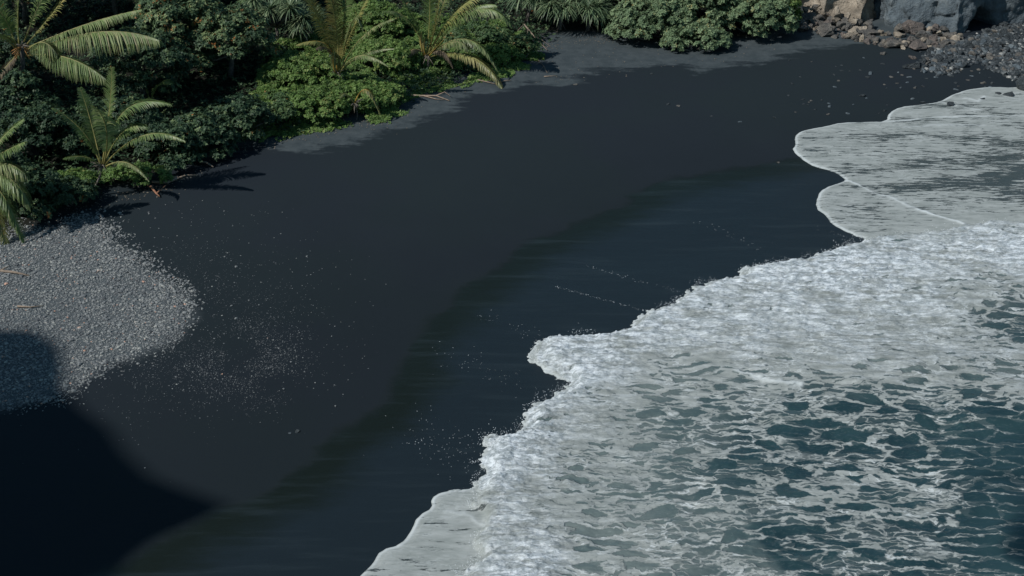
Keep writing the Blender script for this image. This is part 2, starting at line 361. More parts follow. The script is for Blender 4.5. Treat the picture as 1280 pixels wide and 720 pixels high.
CP = [  # (px, py, coverage, fresh, dark)
 (1000,180,1,.0,0),(1060,180,.97,0,0),(1060,200,.8,0,.1),(1100,185,.8,0,.1),(1150,200,.7,0,.2),(1250,232,.64,0,.6),(1200,225,.68,0,.4),(1280,200,.72,0,.3),(1280,235,.66,0,.6),(1120,140,.98,0,0),(1200,130,.93,.0,.1),
 (1210,165,.88,0,.2),(1270,125,.92,0,.1),(1180,160,.82,0,.2),(1150,175,.95,0,0),(1270,170,.9,0,.1),(1050,245,.97,0,.1),(1100,260,.9,0,.2),(1080,285,.8,0,.2),(1200,265,.88,0,.2),(1270,265,.8,0,.3),(1160,285,.88,0,.2),(1270,275,.75,0,.3),
 (950,360,1,.75,0),(1030,330,1,.9,0),(1100,315,1,1,0),(1180,300,1,1,0),(1240,292,1,1,0),(1275,300,1,1,0),(1270,335,1,.8,0),(700,440,1,.8,0),(780,430,1,.9,0),(850,400,1,.7,0),(900,420,1,.6,0),(1000,400,1,.6,0),
 (1050,440,1,.5,0),(1120,360,1,.75,0),(1150,400,.97,.55,.1),(1200,360,.95,.6,.1),(1215,385,.8,.3,.4),(1275,380,.6,.2,.6),(1265,410,.4,.1,.8),(1275,430,.6,.2,.6),(1180,440,.9,.4,.2),(1270,465,.8,.4,.3),(1240,450,.82,.4,.3),
 (1100,460,.93,.45,.1),(980,460,.95,.4,.1),(820,460,.84,.15,.1),(860,480,.82,.1,.3),(760,500,.82,.1,0),(900,500,.72,.05,.5),(1000,500,.7,.05,.6),(1100,495,.7,.05,.6),(1200,495,.74,.1,.6),(960,550,.64,0,.7),(860,540,.68,0,.4),
 (960,590,.62,0,.8),(1050,580,.62,0,.9),(1040,545,.62,0,.9),(1130,560,.66,0,.9),(1160,540,.6,0,1),(1240,565,.5,0,1),(1275,580,.24,0,1),(1275,610,.2,0,1),(1275,690,.05,0,1),(1262,655,.1,0,1),(1230,640,.55,0,1),(1150,605,.7,0,.8),(1100,620,.75,0,.7),(1180,650,.7,0,.9),(1050,640,.72,0,.7),
 (1220,700,.5,0,1),(1160,690,.66,0,.9),(1100,690,.62,0,.9),(1040,700,.6,0,.8),(1000,675,.64,0,.8),(960,640,.68,0,.6),(900,610,.68,0,.6),(880,660,.64,0,.4),(840,600,.70,0,.3),(760,580,.76,.05,.1),(800,640,.72,.0,.2),(700,650,.84,.15,0),(760,700,.72,.1,.1),(900,715,.62,.1,.4),
 (690,500,1,1,0),(650,540,1,1,0),(635,570,1,1,0),(620,600,1,1,0),(640,650,1,.95,0),(610,710,1,.95,0),(720,540,.98,.4,0),(690,590,.85,.4,0),(720,480,1,.9,0),(760,465,.98,.6,0),(650,690,1,.7,0),
 (560,680,.97,.0,0),(500,700,.99,.0,0),(560,635,.98,0,0),(590,650,.95,.0,0),(540,715,.98,0,0),(590,700,.97,.2,0)]
num = np.zeros((3, len(X))); den = np.zeros(len(X)) + 1e-12
wx = fbm2(X * .45, Y * .45, 4, 91) - .5; wy = fbm2(X * .45, Y * .45, 4, 95) - .5
for (u, v, c1, c2, c3) in CP:
    g = G(u, v); sc = g[1] / 62.0
    q = ((X + wx * 2.4 - g[0]) / (2.0 * sc)) ** 2 + ((Y + wy * 3 - g[1]) / (2.2 * sc * sc)) ** 2
    k = np.exp(-np.minimum(q, 60)) + 1e-4 / (1 + q) ** 2
    den += k; num[0] += k * c1; num[1] += k * c2; num[2] += k * c3
cov, fresh, dark = num / den; cov = cov + .3 * fresh
openw = sstep(4, 20, d0 - 30) ; cov *= 1 - openw; dark = np.maximum(dark, openw)
inC = sstep(-.05, .25, dC); fresh = fresh * inC
# fractal edges
jag = (fbm2(X * .9, Y * .9, 5, 11, .6) - .5)
lob = (fbm2(X * .5, Y * .5, 4, 21) - .5)
surge_w = sstep(1.6, .2, np.abs(dC))
dn = d0 + lob * .30 + jag * (.10 + .75 * surge_w) + (fbm2(X * 3.5, Y * 5, 3, 31, .7) - .5) * .55 * surge_w
dCn = dC + jag * 1.0 + (n2(X * 6, Y * 6, 33) - .5) * .18
rim = np.exp(-(np.clip(dn - .06, -9, 9) / .085) ** 2) * (.55 + .6 * n2(X * 1.3, Y * 1.3, 83))
for Lp, s_ in ((LOBE, 1.), (TOPRIM, .8)):
    dl = dist_line(X + lob * .5 + jag * .35, Y + jag * .5, chaikin(GP(Lp))); rim = np.maximum(rim, s_ * np.exp(-(dl / .10) ** 2) * (.45 + 1.1 * n2(X * .8, Y * .8, 61)))
for Lp, s_ in (([(918, 473), (945, 478), (975, 487), (1000, 492)], 1.), ([(1130, 160), (1170, 158), (1230, 158)], .5), ([(800, 420), (870, 428), (920, 435)], .6), ([(560, 640), (590, 645), (615, 660)], .5),
               ([(1205, 125), (1222, 128), (1230, 122)], .8), ([(1160, 128), (1200, 133), (1224, 138)], .5), ([(1030, 158), (1060, 170), (1150, 172)], .25)):
    dl = dist_line(X + jag * .5, Y + jag * .7, GP(Lp)); rim = np.maximum(rim, s_ * np.exp(-(dl / .12) ** 2))
rip = 1 - np.abs(2 * fbm2(X * .55 + 3, Y * 1.25, 4, 41) - 1)
rid = 1 - np.abs(2 * fbm2(X * 1.6, Y * 3.2, 4, 47, .6) - 1)
spk = fbm2(X * 4, Y * 6, 3, 51, .6)
base = np.clip(dn, -.6, .35) / .35 * .06
bore = sstep(0, .7, dCn) * np.where(dCn > 0, np.exp(-np.clip(dCn, 0, 30) / 5.0), 1)
Zs = base + sstep(0, .35, dn) * (.02 + (fbm2(X * .3, Y * .45, 3, 55) - .5) * .06)
fine = fbm2(X * 2.6 + wx * 2, Y * 8 + wy * 3, 4, 63, .6); rid2 = 1 - np.abs(2 * fbm2(X * 1.0 + wx * 2, Y * 3.6 + wy * 4, 4, 67, .6) - 1)
Zs += sstep(0, .9, dn) * (bore * .26 + fresh * (rip * .16 + rid2 * .20 + (fine - .5) * .30 + (spk - .5) * .10) * sstep(0, .5, dCn))
Zs += sstep(1, 5, dn) * (1 - fresh) * sstep(0, 3, dC) * (rip * .16 + rid * .05)
Zs += sstep(2, 10, dC) * (fbm2(X * .13, Y * .25, 3, 57) - .5) * .6
Zs += rim * .03
gz = ground_z(X, Y); gz = np.where(d0 > 0, np.minimum(gz, .03), gz); Zs += np.clip(gz, -.2, .3) * sstep(3, 0, d0)
def sea_mat():
    m, N, L, p = mat('sea_and_foam'); b = B(m); P = b.pos()
    cov, fresh, dark, rim, dist_ = (b.attr(k) for k in ('cov', 'fresh', 'dark', 'rim', 'shore'))
    wn = b.vmath('SUBTRACT', b.noise(P, .55, 4, .6, 0, True), (.5, .5, .5))
    wn = b.vmath('MULTIPLY', wn, (2.0, 1.1, 0))
    wf = b.vmath('MULTIPLY', b.vmath('SUBTRACT', b.noise(P, 3.2, 4, .65, 0, True), (.5, .5, .5)), (.30, .16, 0))
    W = b.mapping(b.vmath('ADD', b.vmath('ADD', P, wn), wf), (.36, 1.0, .01), (0, 0, .10))
    e1 = b.voro(W, 1.4, 'DISTANCE_TO_EDGE'); e2 = b.voro(W, 3.5, 'DISTANCE_TO_EDGE'); e3 = b.voro(W, 8.0, 'DISTANCE_TO_EDGE')
    nn = b.math('SUBTRACT', b.noise(W, .55, 5, .6), .5); nf = b.math('SUBTRACT', b.noise(W, 4, 5, .7), .5)
    nm = b.math('SUBTRACT', b.noise(b.mapping(W, (1, 1, 1), (0, 0, 0), (7, 3, 0)), .8, 4, .6), .5)
    def layer(e, base, gain, n_, ng, fg, soft, lo=.02, hi=1.):
        t = b.math('MULTIPLY', b.math('SUBTRACT', b.math('ADD', cov, b.math('MULTIPLY', n_, ng)), base), gain)
        t = b.math('MAXIMUM', t, b.math('ADD', lo, b.math('MULTIPLY', nf, .05)))
        return b.smooth(b.math('SUBTRACT', e, b.math('ADD', t, b.math('MULTIPLY', nf, fg))), -.01, soft, 0, hi)
    h1 = layer(e1, .47, .60, nn, 1.0, .15, .05)
    h2 = layer(e2, .49, .62, nm, 1.3, .18, .09, .02, .9)
    h3 = layer(e3, .42, .75, nn, -1.1, .2, .12, .02, .7)
    inner = b.smooth(b.attr('surge'), 0, 1)
    sk = b.noise(b.mapping(b.vmath('ADD', P, wf), (.2, 1.25, .01), (0, 0, .13)), 3.9, 8, .76); sk2 = b.noise(b.mapping(P, (.3, 1, .01), (0, 0, .1)), .55, 4, .6)
    st_ = b.math('ADD', b.math('MULTIPLY', b.math('SUBTRACT', 1.0, cov), .40), b.math('MULTIPLY', b.math('SUBTRACT', sk2, .5), .5))
    h4 = b.smooth(b.math('ADD', sk, st_), .60, .635, 0, .9)
    hole = b.math('MAXIMUM', h1, b.math('MAXIMUM', h2, h3))
    hole = b.math('ADD', b.math('MULTIPLY', hole, inner), b.math('MULTIPLY', h4, b.math('SUBTRACT', 1, inner)), clamp=True)
    bare = b.smooth(b.math('ADD', cov, b.math('MULTIPLY', nf, .35)), .02, .30)      # open water where the foam ends
    bub = b.smooth(b.noise(W, 9, 4, .75), .5, .8, 0, .35)
    foam = b.math('MULTIPLY', b.math('SUBTRACT', 1, hole), bare)
    foam = b.math('MAXIMUM', foam, b.math('MULTIPLY', rim, 1.0)); foam = b.math('MAXIMUM', foam, b.math('MULTIPLY', bub, b.smooth(cov, .3, .8, .15, 1)), clamp=True)
    st = b.noise(b.mapping(P, (.3, 1, 1), (0, 0, .08)), 2.2, 6, .68)
    st2 = b.noise(b.mapping(b.vmath('ADD', P, wf), (.28, 1, 1), (0, 0, .06)), 7, 6, .72)
    old = b.mix(b.smooth(st, .3, .72), (.25, .275, .262), (.385, .41, .395))
    old = b.mix(b.smooth(st2, .5, .75, 0, .4), old, (.50, .53, .53))
    fl = b.math('ABSOLUTE', b.math('SUBTRACT', b.noise(b.mapping(b.vmath('ADD', P, wn), (.42, 1, .01), (0, 0, .15)), 1.7, 4, .55), .5))
    fl = b.math('MULTIPLY', b.smooth(fl, .0, .028, 1, 0), b.smooth(b.noise(P, .45, 3, .5), .42, .62))
    old = b.mix(b.math('MULTIPLY', fl, b.math('ADD', .25, b.math('MULTIPLY', inner, .5))), old, (.66, .70, .70))
    st3 = b.noise(b.mapping(b.vmath('ADD', P, wf), (.26, 1, 1), (0, 0, .06)), 3.2, 7, .75)
    new = b.mix(b.smooth(b.math('ADD', b.math('MULTIPLY', st2, .5), b.math('MULTIPLY', st3, .5)), .43, .57), (.38, .43, .45), (.90, .96, 1.0))
    fr = b.math('MULTIPLY', b.math('MULTIPLY', fresh, 1.2), b.smooth(b.math('ADD', b.math('ADD', st, b.math('MULTIPLY', b.math('SUBTRACT', b.noise(b.mapping(P, (.4, 1, 1)), 1.1, 5, .7), .5), .9)), b.math('MULTIPLY', fresh, .38)), .5, .9), clamp=True)
    fc = b.mix(fr, old, new); fc = b.mix(b.math('MULTIPLY', rim, .8), fc, (.62, .66, .66))
    deep = b.mix(b.smooth(dark, .15, .75), (.15, .185, .178), (.018, .044, .052))
    deep = b.mix(b.math('MULTIPLY', b.smooth(b.noise(P, .4, 3, .5), .35, .7), .5), deep, (.036, .078, .084))
    deep = b.mix(b.smooth(b.attr('open'), .0, 1.0), deep, (.004, .015, .022))
    deep = b.mix(inner, (.030, .046, .048), deep)
    c = b.mix(foam, deep, fc); L.new(c, p.inputs['Base Color'])
    L.new(b.math('ADD', b.math('MULTIPLY', foam, .58), .10), p.inputs['Roughness']); p.inputs['IOR'].default_value = 1.33
    ripl = b.noise(b.mapping(P, (.5, 1, 1)), 3.0, 4, .55)
    h = b.math('ADD', b.math('MULTIPLY', foam, b.math('ADD', .35, b.math('MULTIPLY', st2, b.math('ADD', .5, b.math('MULTIPLY', fresh, 4.5))))), b.math('MULTIPLY', ripl, .8))
    L.new(b.bump(h, .045, .9), p.inputs['Normal']); return m
opn = sstep(.42, .0, cov)
me = nmesh('sea_water', np.stack([X, Y, Zs], 1), FQ, sea_mat(), True, {'cov': cov, 'fresh': fresh, 'dark': dark, 'rim': rim, 'shore': np.clip(d0, -1, 20), 'open': opn, 'surge': sstep(0, .8, dC)})
tag(link('sea_water', me), 'foamy sea washing up the beach', None, None, 'structure')

# spray flung up along the front of the surge
def ico(sub):
    bm = bmesh.new(); bmesh.ops.create_icosphere(bm, subdivisions=sub, radius=1)
    V = np.array([v.co[:] for v in bm.verts]); Fc = np.array([[v.index for v in f.verts] for f in bm.faces]); bm.free(); return V, Fc
IV, IF = ico(1); IV2, IF2 = ico(2)
def rotm(n, tilt=1.0):                  # random rotations
    q = rng.normal(size=(n, 4)); q /= np.linalg.norm(q, axis=1)[:, None]
    w_, x, y, z = q.T
    return np.stack([np.stack([1 - 2 * (y * y + z * z), 2 * (x * y - z * w_), 2 * (x * z + y * w_)], -1),
                     np.stack([2 * (x * y + z * w_), 1 - 2 * (x * x + z * z), 2 * (y * z - x * w_)], -1),
                     np.stack([2 * (x * z - y * w_), 2 * (y * z + x * w_), 1 - 2 * (x * x + y * y)], -1)], 1)
def blobs(name, pos, size, tone, m, flat=.6, tv=None, tf=None):
    tv = IV if tv is None else tv; tf = IF if tf is None else tf
    n = len(pos); A = np.stack([size * rng.uniform(.7, 1.3, n), size * rng.uniform(.7, 1.3, n), size * flat * rng.uniform(.7, 1.3, n)], 1)
    V = tv[None] * rng.uniform(.82, 1.18, (n, len(tv), 1)) * A[:, None, :]
    an = rng.uniform(0, 6.283, n); c, s_ = np.cos(an), np.sin(an)
    Vx = V[..., 0] * c[:, None] - V[..., 1] * s_[:, None]; Vy = V[..., 0] * s_[:, None] + V[..., 1] * c[:, None]
    V = np.stack([Vx, Vy, V[..., 2]], -1) + pos[:, None, :]
    Fc = (tf[None] + (np.arange(n) * len(tv))[:, None, None]).reshape(-1, 3)
    return nmesh(name, V.reshape(-1, 3), Fc, m, False, {'tone': np.repeat(tone, len(tv))})
M['spray'], N_, L_, p_ = mat('spray'); p_.inputs['Base Color'].default_value = (.8, .84, .86, 1); p_.inputs['Roughness'].default_value = .4
front = GP(SURGE[1:46]); seg = np.diff(front, axis=0); sl = np.linalg.norm(seg, axis=1)
k = rng.choice(len(seg), 2600, p=sl / sl.sum()); t = rng.random(2600)
fp = front[k] + seg[k] * t[:, None] + rng.normal(0, .12, (2600, 2))
cl_ = n2(fp[:, 0] * .9, fp[:, 1] * .9, 71); ok = cl_ > .45; fp = fp[ok]; cl_ = cl_[ok]
fz = rng.exponential(.13, len(fp)) * (cl_ - .3) * 1.6 + .12
me = blobs('spray', np.column_stack([fp, fz]), rng.uniform(.006, .016, len(fp)), np.ones(len(fp)), M['spray'], 1.)
tag(link('spray', me), 'white spray drops flung up along the front of the surge', None, None, 'stuff')
# bubble lines left on the wet sand
bl = []
for (p0, p1, n, sp) in (((690, 357), (812, 390), 90, .05), ((735, 332), (850, 365), 50, .08), ((600, 395), (700, 430), 40, .3), ((1060, 296), (1020, 285), 10, .1), ((560, 440), (640, 480), 60, .6), ((530, 540), (600, 575), 160, .9), ((880, 280), (960, 310), 30, .3)):
    a, c = G(*p0), G(*p1); t = rng.random(n); q = a + (c - a) * t[:, None]; q[:, :2] += rng.normal(0, sp, (n, 2)); bl.append(q)
bl = np.vstack(bl); bl[:, 2] = ground_z(bl[:, 0], bl[:, 1]) + .01
me = blobs('foam_bubbles', bl, rng.uniform(.006, .016, len(bl)), np.ones(len(bl)), M['spray'], .6)
tag(link('foam_bubbles', me), 'tiny foam bubbles left in lines on the wet sand', None, None, 'stuff')

# ------------------------------------------------------------------ off-frame headland that throws the big shadow from the left
cdir = np.array([-SH[1], SH[0]])       # across the light
TIPS = [(-60, 395), (0, 411), (30, 409), (62, 411), (88, 428), (97, 452), (97, 480), (118, 508), (150, 530), (172, 562), (205, 592), (258, 612), (300, 626), (262, 646), (212, 665), (176, 692), (154, 725), (140, 800)]
tp = GP(TIPS); tc = tp @ cdir; tt = tp @ SH
o_ = np.argsort(tc); tc = tc[o_]; tt = tt[o_]
T0 = -62.; cs = np.arange(tc.min() - 70, tc.max() + 12, .35)
tipt = np.interp(cs, tc, tt); tipt = np.where(cs > tc.max(), tt[-1] - (cs - tc.max()) * 14, tipt)
hh = np.clip((tipt - T0) * math.tan(SUN_EL), .0, None)
ts = np.array([-60, -50, -40, -30, -25, -20, -15, -10, -7.5, -5, -2.5, 0, 1.5, 4, 7, 10]) + T0
prof = np.interp(ts - T0, [-60, -20, 0, 2, 10], [.35, .8, 1, .7, -.05])
CC, TT = np.meshgrid(cs, ts); HH = hh[None] * prof[:, None]
HH = np.where(np.abs(TT - T0) < .1, HH, HH * (.85 + .15 * fbm2(CC * .1, TT * .1, 4, 77))) - .5
Vh = (CC[..., None] * cdir + TT[..., None] * SH); ny, nx = CC.shape; I = np.arange(nx * ny).reshape(ny, nx)
FQ = np.stack([I[:-1, :-1], I[:-1, 1:], I[1:, 1:], I[1:, :-1]], -1).reshape(-1, 4)
me = nmesh('hills', np.column_stack([Vh.reshape(-1, 2), HH.ravel()]), FQ, M['mid'] if False else M['basalt'], True)
tag(link('hills', me), 'high sea cliff headland beside the cove', None, None, 'structure')

# ------------------------------------------------------------------ gravel
def scatter_px(poly, n, soft=0, seed=1):
    P = GP(poly); lo = P.min(0); hi = P.max(0); out = []
    while sum(map(len, out)) < n:
        q = rng.uniform(lo, hi, (n * 2, 2)); d = sdf(q[:, 0], q[:, 1], P) + (fbm2(q[:, 0] * .7, q[:, 1] * .7, 5, 3) - .5) * 2.4
        pr = sstep(-.5 - soft, .5, d) ** 1.5; out.append(q[rng.random(len(q)) < pr])
    return np.vstack(out)[:n]
g1 = scatter_px(GRAVEL[1:-1] + [(-15, 520), (-15, 310)], 24000, 1.0)
def puff(u, v, sx, sy, n):
    c = G(u, v); q = np.column_stack([c[0] + rng.normal(0, sx, n * 4), c[1] + rng.normal(0, sy, n * 4)]); k_ = fbm2(q[:, 0] * .55, q[:, 1] * .55, 4, 19)
    return q[rng.random(n * 4) < sstep(.25, .7, k_)][:n]
g2 = puff(240, 420, 2.6, 3.4, 2600)
g2b = np.vstack([puff(310, 450, 1.7, 2.0, 1700), puff(335, 470, 1.0, 1.2, 700), puff(215, 350, 1.6, 3.0, 700)])
g3 = scatter_px([(0, 500), (100, 480), (420, 500), (470, 420), (420, 330), (300, 260), (130, 250), (100, 280)], 420, 3)
g4 = scatter_px([(100, 262), (140, 268), (160, 300), (215, 350), (255, 385), (215, 420), (170, 400), (120, 300)], 700, .5)
gg = np.vstack([g1, g2, g2b, g3, g4]); gs = np.concatenate([rng.lognormal(-3.35, .4, len(g1)), rng.lognormal(-4.05, .38, len(g2) + len(g2b)), rng.lognormal(-3.85, .4, len(g3)), rng.lognormal(-2.9, .3, len(g4))])
gs = np.clip(gs, .012, .12)
tone = np.clip(rng.normal(.62, .2, len(gg)), 0, .96); tone[rng.random(len(gg)) < .004] = 1; gg_ = n2(gg[:, 0] * .5, gg[:, 1] * .5, 8); tone -= .22 * gg_; tone += (rng.random(len(gg)) < .05) * .3; tone = np.clip(tone, 0, 1)
tone[len(g1):len(g1) + len(g2) + len(g2b)] -= .28; gs[len(g1):len(g1) + len(g2) + len(g2b)] *= .85
gp = np.column_stack([gg, ground_z(gg[:, 0], gg[:, 1]) + gs * .25])
me = blobs('gravel', gp, gs, np.clip(tone, 0, 1), M['pebble'], .6)
tag(link('gravel', me), 'pale grey beach gravel spread over the black sand', None, None, 'stuff')

# ------------------------------------------------------------------ rocks
def rock_mesh(seed, sub=3, rough=.25, cuts=12, m=None, name='rock'):
    r = np.random.default_rng(seed); V, Fc = ico(sub); V = V.copy()
    for _ in range(cuts):
        n = r.normal(size=3); n /= np.linalg.norm(n); d = r.uniform(.45, .8); s_ = V @ n - d; V -= np.where(s_ > 0, s_, 0)[:, None] * n
    V *= (1 + (fbm3(V * 1.6 + seed * 3.7, 4, seed) - .5) * rough * 2)[:, None]
    V *= np.array([r.uniform(.85, 1.2), r.uniform(.8, 1.1), r.uniform(.6, .85)])
    return nmesh(name, V, Fc, m or M['boulder'], False)
def rock(name, label, cat, u, v, size, m, seed, group=None, sink=.35, sc=(1, 1, 1), z=None, sub=4, rough=.3):
    g = G(u, v); zz = float(ground_z(g[0], g[1])) if z is None else z
    me = rock_mesh(seed, sub, rough, 13, m, name)
    o = link(name, me, None, (g[0], g[1], zz + size * .3 * sc[2]), (0, 0, seed * 1.7), (size * sc[0], size * sc[1], size * sc[2]))
    return tag(o, label, cat, group)

# cliff wall with a sea cave, top right
def wall(name, pts_px, zoff, depth_noise, m, label, h=14, cave=None, lean=.12, step=.16, seed=3):
    P = GP(pts_px); segl = np.concatenate([[0], np.cumsum(np.linalg.norm(np.diff(P, axis=0), axis=1))])
    s_ = np.arange(0, segl[-1], step); x = np.interp(s_, segl, P[:, 0]); y = np.interp(s_, segl, P[:, 1])
    tx = np.gradient(x); ty = np.gradient(y); n_ = np.hypot(tx, ty); nxn, nyn = -ty / n_, tx / n_     # points back into the cliff
    k = np.hanning(9); k /= k.sum(); pad = lambda a: np.convolve(np.pad(a, 4, 'edge'), k, 'valid'); nxn, nyn = pad(nxn), pad(nyn)
    t = np.concatenate([np.arange(-.5, 5, step), np.arange(5, h, .5)])
    S, T = np.meshgrid(s_, t); Xb = np.interp(S, s_, x); Yb = np.interp(S, s_, y); NX = np.interp(S, s_, nxn); NY = np.interp(S, s_, nyn)
    p = np.stack([S.ravel(), T.ravel(), np.zeros(S.size)], 1)
    d = (fbm3(p * .28, 5, seed, .55) - .5) * depth_noise * 2 + (1 - np.abs(2 * fbm3(p * np.array([.5, .25, 1]) + 9, 4, seed + 5) - 1)) * depth_noise * .5
    q3 = p * np.array([.5, .5, 1]); cr = np.abs(2 * fbm3(q3 + 30, 4, seed + 9) - 1); d += np.exp(-(cr / .05) ** 2) * .35 + (fbm3(p * 2.2, 4, seed + 3, .6) - .5) * .45
    d = d.reshape(S.shape) + T * lean
    if cave is not None:
        cu, cw, chh = cave; q = ((S - cu) / cw) ** 2 + (np.clip(T + .6, 0, None) / chh) ** 2 + (fbm3(p * .8, 3, 12).reshape(S.shape) - .5) * .5
        d = d + sstep(1.1, .6, q) * 7
    V = np.stack([Xb + NX * d, Yb + NY * d, T + zoff], -1).reshape(-1, 3)
    ny, nx = S.shape; I = np.arange(nx * ny).reshape(ny, nx); FQ = np.stack([I[:-1, :-1], I[:-1, 1:], I[1:, 1:], I[1:, :-1]], -1).reshape(-1, 4)
    # a top and back so that it has thickness
    top = I[-1]; base_i = nx * ny; back = np.stack([Xb[-1] + NX[-1] * 14, Yb[-1] + NY[-1] * 14, np.full(nx, h + zoff - 1)], 1)
    back2 = back.copy(); back2[:, 2] = -1
    V = np.vstack([V, back, back2]); b1 = np.arange(base_i, base_i + nx); b2 = b1 + nx
    FQ = np.vstack([FQ, np.stack([top[:-1], top[1:], b1[1:], b1[:-1]], 1), np.stack([b1[:-1], b1[1:], b2[1:], b2[:-1]], 1)])
    me = nmesh(name, V, FQ, m, True); return tag(link(name, me), label, 'cliff')
wall('sea_cliff', [(1070, 8), (1094, 24), (1104, 33), (1130, 38), (1160, 40), (1195, 45), (1225, 42), (1250, 34), (1290, 30), (1360, 40), (1440, 60)], 0, .8, M['basalt'],
     'blue-grey basalt cliff with a dark cave at its foot', cave=(13.8, 1.7, 2.2), seed=3)
wall('rock_outcrop', [(1000, 10), (1010, 26), (1030, 30), (1050, 26), (1075, 33), (1092, 30), (1106, 24), (1112, 0)], 0, .9, M['tan'],
     'crumbling tan rock outcrop between the silvery bush and the grey cliff', h=7, seed=8, lean=.75)

RK = [  # u, v(base), size, mat, label, scale
 (1033,44,.95,'boulder','grey brown angular boulder at the foot of the tan outcrop, left end of the rubble',(1.2,1,1)),
 (1044,30,.9,'tan','tall tan rock slab leaning beside the crack in the outcrop',(.8,.8,1.6)),
 (1012,30,.8,'boulder','dull boulder wedged under the outcrop beside the silvery bush',(1.2,1,1.1)),
 (1066,44,.7,'tan','tan rubble boulder in the middle of the debris below the outcrop',(1.2,1,.9)),
 (1083,42,.75,'boulder','long dark boulder lying just right of the tan debris',(1.7,1,.8)),
 (1078,52,.42,'tan','upright narrow tan stone standing at the sand edge',(.7,.7,1.3)),
 (1144,40,.95,'red_rock','large rounded rusty pink boulder against the blue-grey cliff',(1.3,1,1)),
 (1146,60,.8,'red_rock','rounded purple brown boulder below the large rusty one',(1.4,1,.9)),
 (1118,58,.65,'boulder','mossy brown boulder left of the purple brown one',(1.2,1,1)),
 (1122,46,.5,'tan','small tan block under the rusty boulder',(1.2,1,.8)),
 (1176,52,.55,'pale_rock','pale grey egg-shaped boulder in front of the cliff',(1.2,1,.8)),
 (1175,62,.5,'boulder','flat grey green boulder below the pale egg-shaped one',(1.3,1,.7)),
 (1158,44,.4,'pale_rock','pale stone beside the rusty boulder on the cliff side',(1,1,1)),
 (1176,43,.45,'pale_rock','pale pointed stone leaning on the cliff foot',(1,1,1)),
 (1195,54,.35,'pale_rock','small pale slab at the left edge of the cobbles',(1.3,1,.6)),
 (1221,64,.5,'red_rock','flat brown boulder in the middle of the cobble bank',(1.5,1,.7)),
 (1262,77,.42,'red_rock','orange brown stone among the black cobbles on the right',(1.3,1,.8)),
 (1143,84,.5,'dark_rock','dark jagged rock at the lower left of the cobble bank',(1.6,1,.8)),
 (1279,112,.85,'dark_rock','black rock at the right edge of the photo, at the top of the foam',(.9,1,1.3)),
 (1141,73,.34,'red_rock','small purple stone on the sand under the purple brown boulder',(1.3,1,.7)),
 (1103,68,.3,'boulder','small brown stone on the sand left of the cobble bank',(1.2,1,.7)),
 (1188,132,.42,'dark_rock','black rock wrapped in foam, left one in the upper wash',(1.1,.8,.6)),
 (1210,137,.5,'dark_rock','low black rock awash right of the foam-wrapped one',(1.7,.7,.35)),
 (1228,124,.3,'dark_rock','small black rock awash with a ring of foam',(1,1,.6)),
 (1262,120,.5,'dark_rock','craggy black rock standing out of the upper foam',(1.1,.9,.9)),
 (1247,118,.3,'dark_rock','little black rock in the upper foam, left of the craggy one',(1,1,.6)),
 (1153,128,.18,'dark_rock','tiny black rock at the upper edge of the foam',(1.3,1,.6)),
]
for i, (u, v, s_, mm, lab, sc) in enumerate(RK):
    rock('boulder' if s_ > .45 else 'stone', lab, 'rock', u, v, s_, M[mm], 20 + i, None, sc=sc)
# rubble skirt
RUB = []
for i in range(190):
    u = random.uniform(1000, 1200); v = 24 + min(u - 1000, 110) * .2 + random.uniform(-6, 15); RUB.append((u, v, random.choice([.14, .18, .22, .3, .38, .5])))
rm = [rock_mesh(100 + i, 3, .3, 12, M[['tan', 'boulder', 'boulder', 'red_rock'][i % 4]], 'rubble_stone') for i in range(8)]
for i, (u, v, s_) in enumerate(RUB):
    g = G(u, v); o = link('rubble_stone', rm[i % 8], None, (g[0], g[1], float(ground_z(g[0], g[1])) + s_ * .25 + max(0, (44 + max(0, (u - 1080) * .08) - v) * .035)), (random.random(), random.random(), random.random() * 6), (s_, s_, s_))
    tag(o, 'small angular stone in the brown rubble below the tan outcrop', 'stone', 'rubble stones below the tan outcrop')
# cobble bank
CB = [(1160, 66), (1190, 56), (1215, 52), (1235, 42), (1260, 32), (1300, 30), (1300, 108), (1270, 98), (1250, 88), (1238, 72), (1215, 72), (1195, 80), (1180, 92), (1150, 86)]
cpos = scatter_px(CB, 3000, .8); cpx = cpos[:, 0]; vis = (cpx / cpos[:, 1]) < .4
cpos = cpos[vis]; csz = np.clip(rng.lognormal(-2.0, .45, len(cpos)), .07, .5); order = np.argsort(-csz)
cm = [rock_mesh(140 + i, 2, .25, 6, M[['dark_rock', 'dark_rock', 'boulder', 'dark_rock', 'dark_rock', 'basalt'][i % 6]], 'cobble') for i in range(12)]
for j, i in enumerate(order[:290]):
    x, y = cpos[i]; s_ = csz[i] * .9
    heap = .5 * max(0, float(sdf(np.array([x]), np.array([y]), GP(CB))[0])) * .25
    o = link('cobble', cm[j % 12], None, (x, y, float(ground_z(x, y)) + s_ * .25 + heap), (random.random(), random.random(), random.random() * 6), (s_, s_, s_))
    tag(o, 'dark cobble heaped in the bank below the cave', 'cobble', 'dark cobbles in the bank below the cave')
rest = order[290:]; rx = cpos[rest]; hp = np.clip(sdf(rx[:, 0], rx[:, 1], GP(CB)), 0, 9) * .125
def cob_mat():
    m, N, L, p = mat('small_cobbles'); b = B(m)
    L.new(b.ramp(b.attr('tone'), [(0, (.02, .026, .03)), (.6, (.055, .065, .07)), (.93, (.12, .13, .13)), (1, (.3, .3, .28))]), p.inputs['Base Color']); p.inputs['Roughness'].default_value = .55; return m
me = blobs('small_cobbles', np.column_stack([rx, ground_z(rx[:, 0], rx[:, 1]) + csz[rest] * .2 + hp]), csz[rest], np.clip(rng.normal(.5, .28, len(rest)), 0, 1), cob_mat(), .7, IV2, IF2)
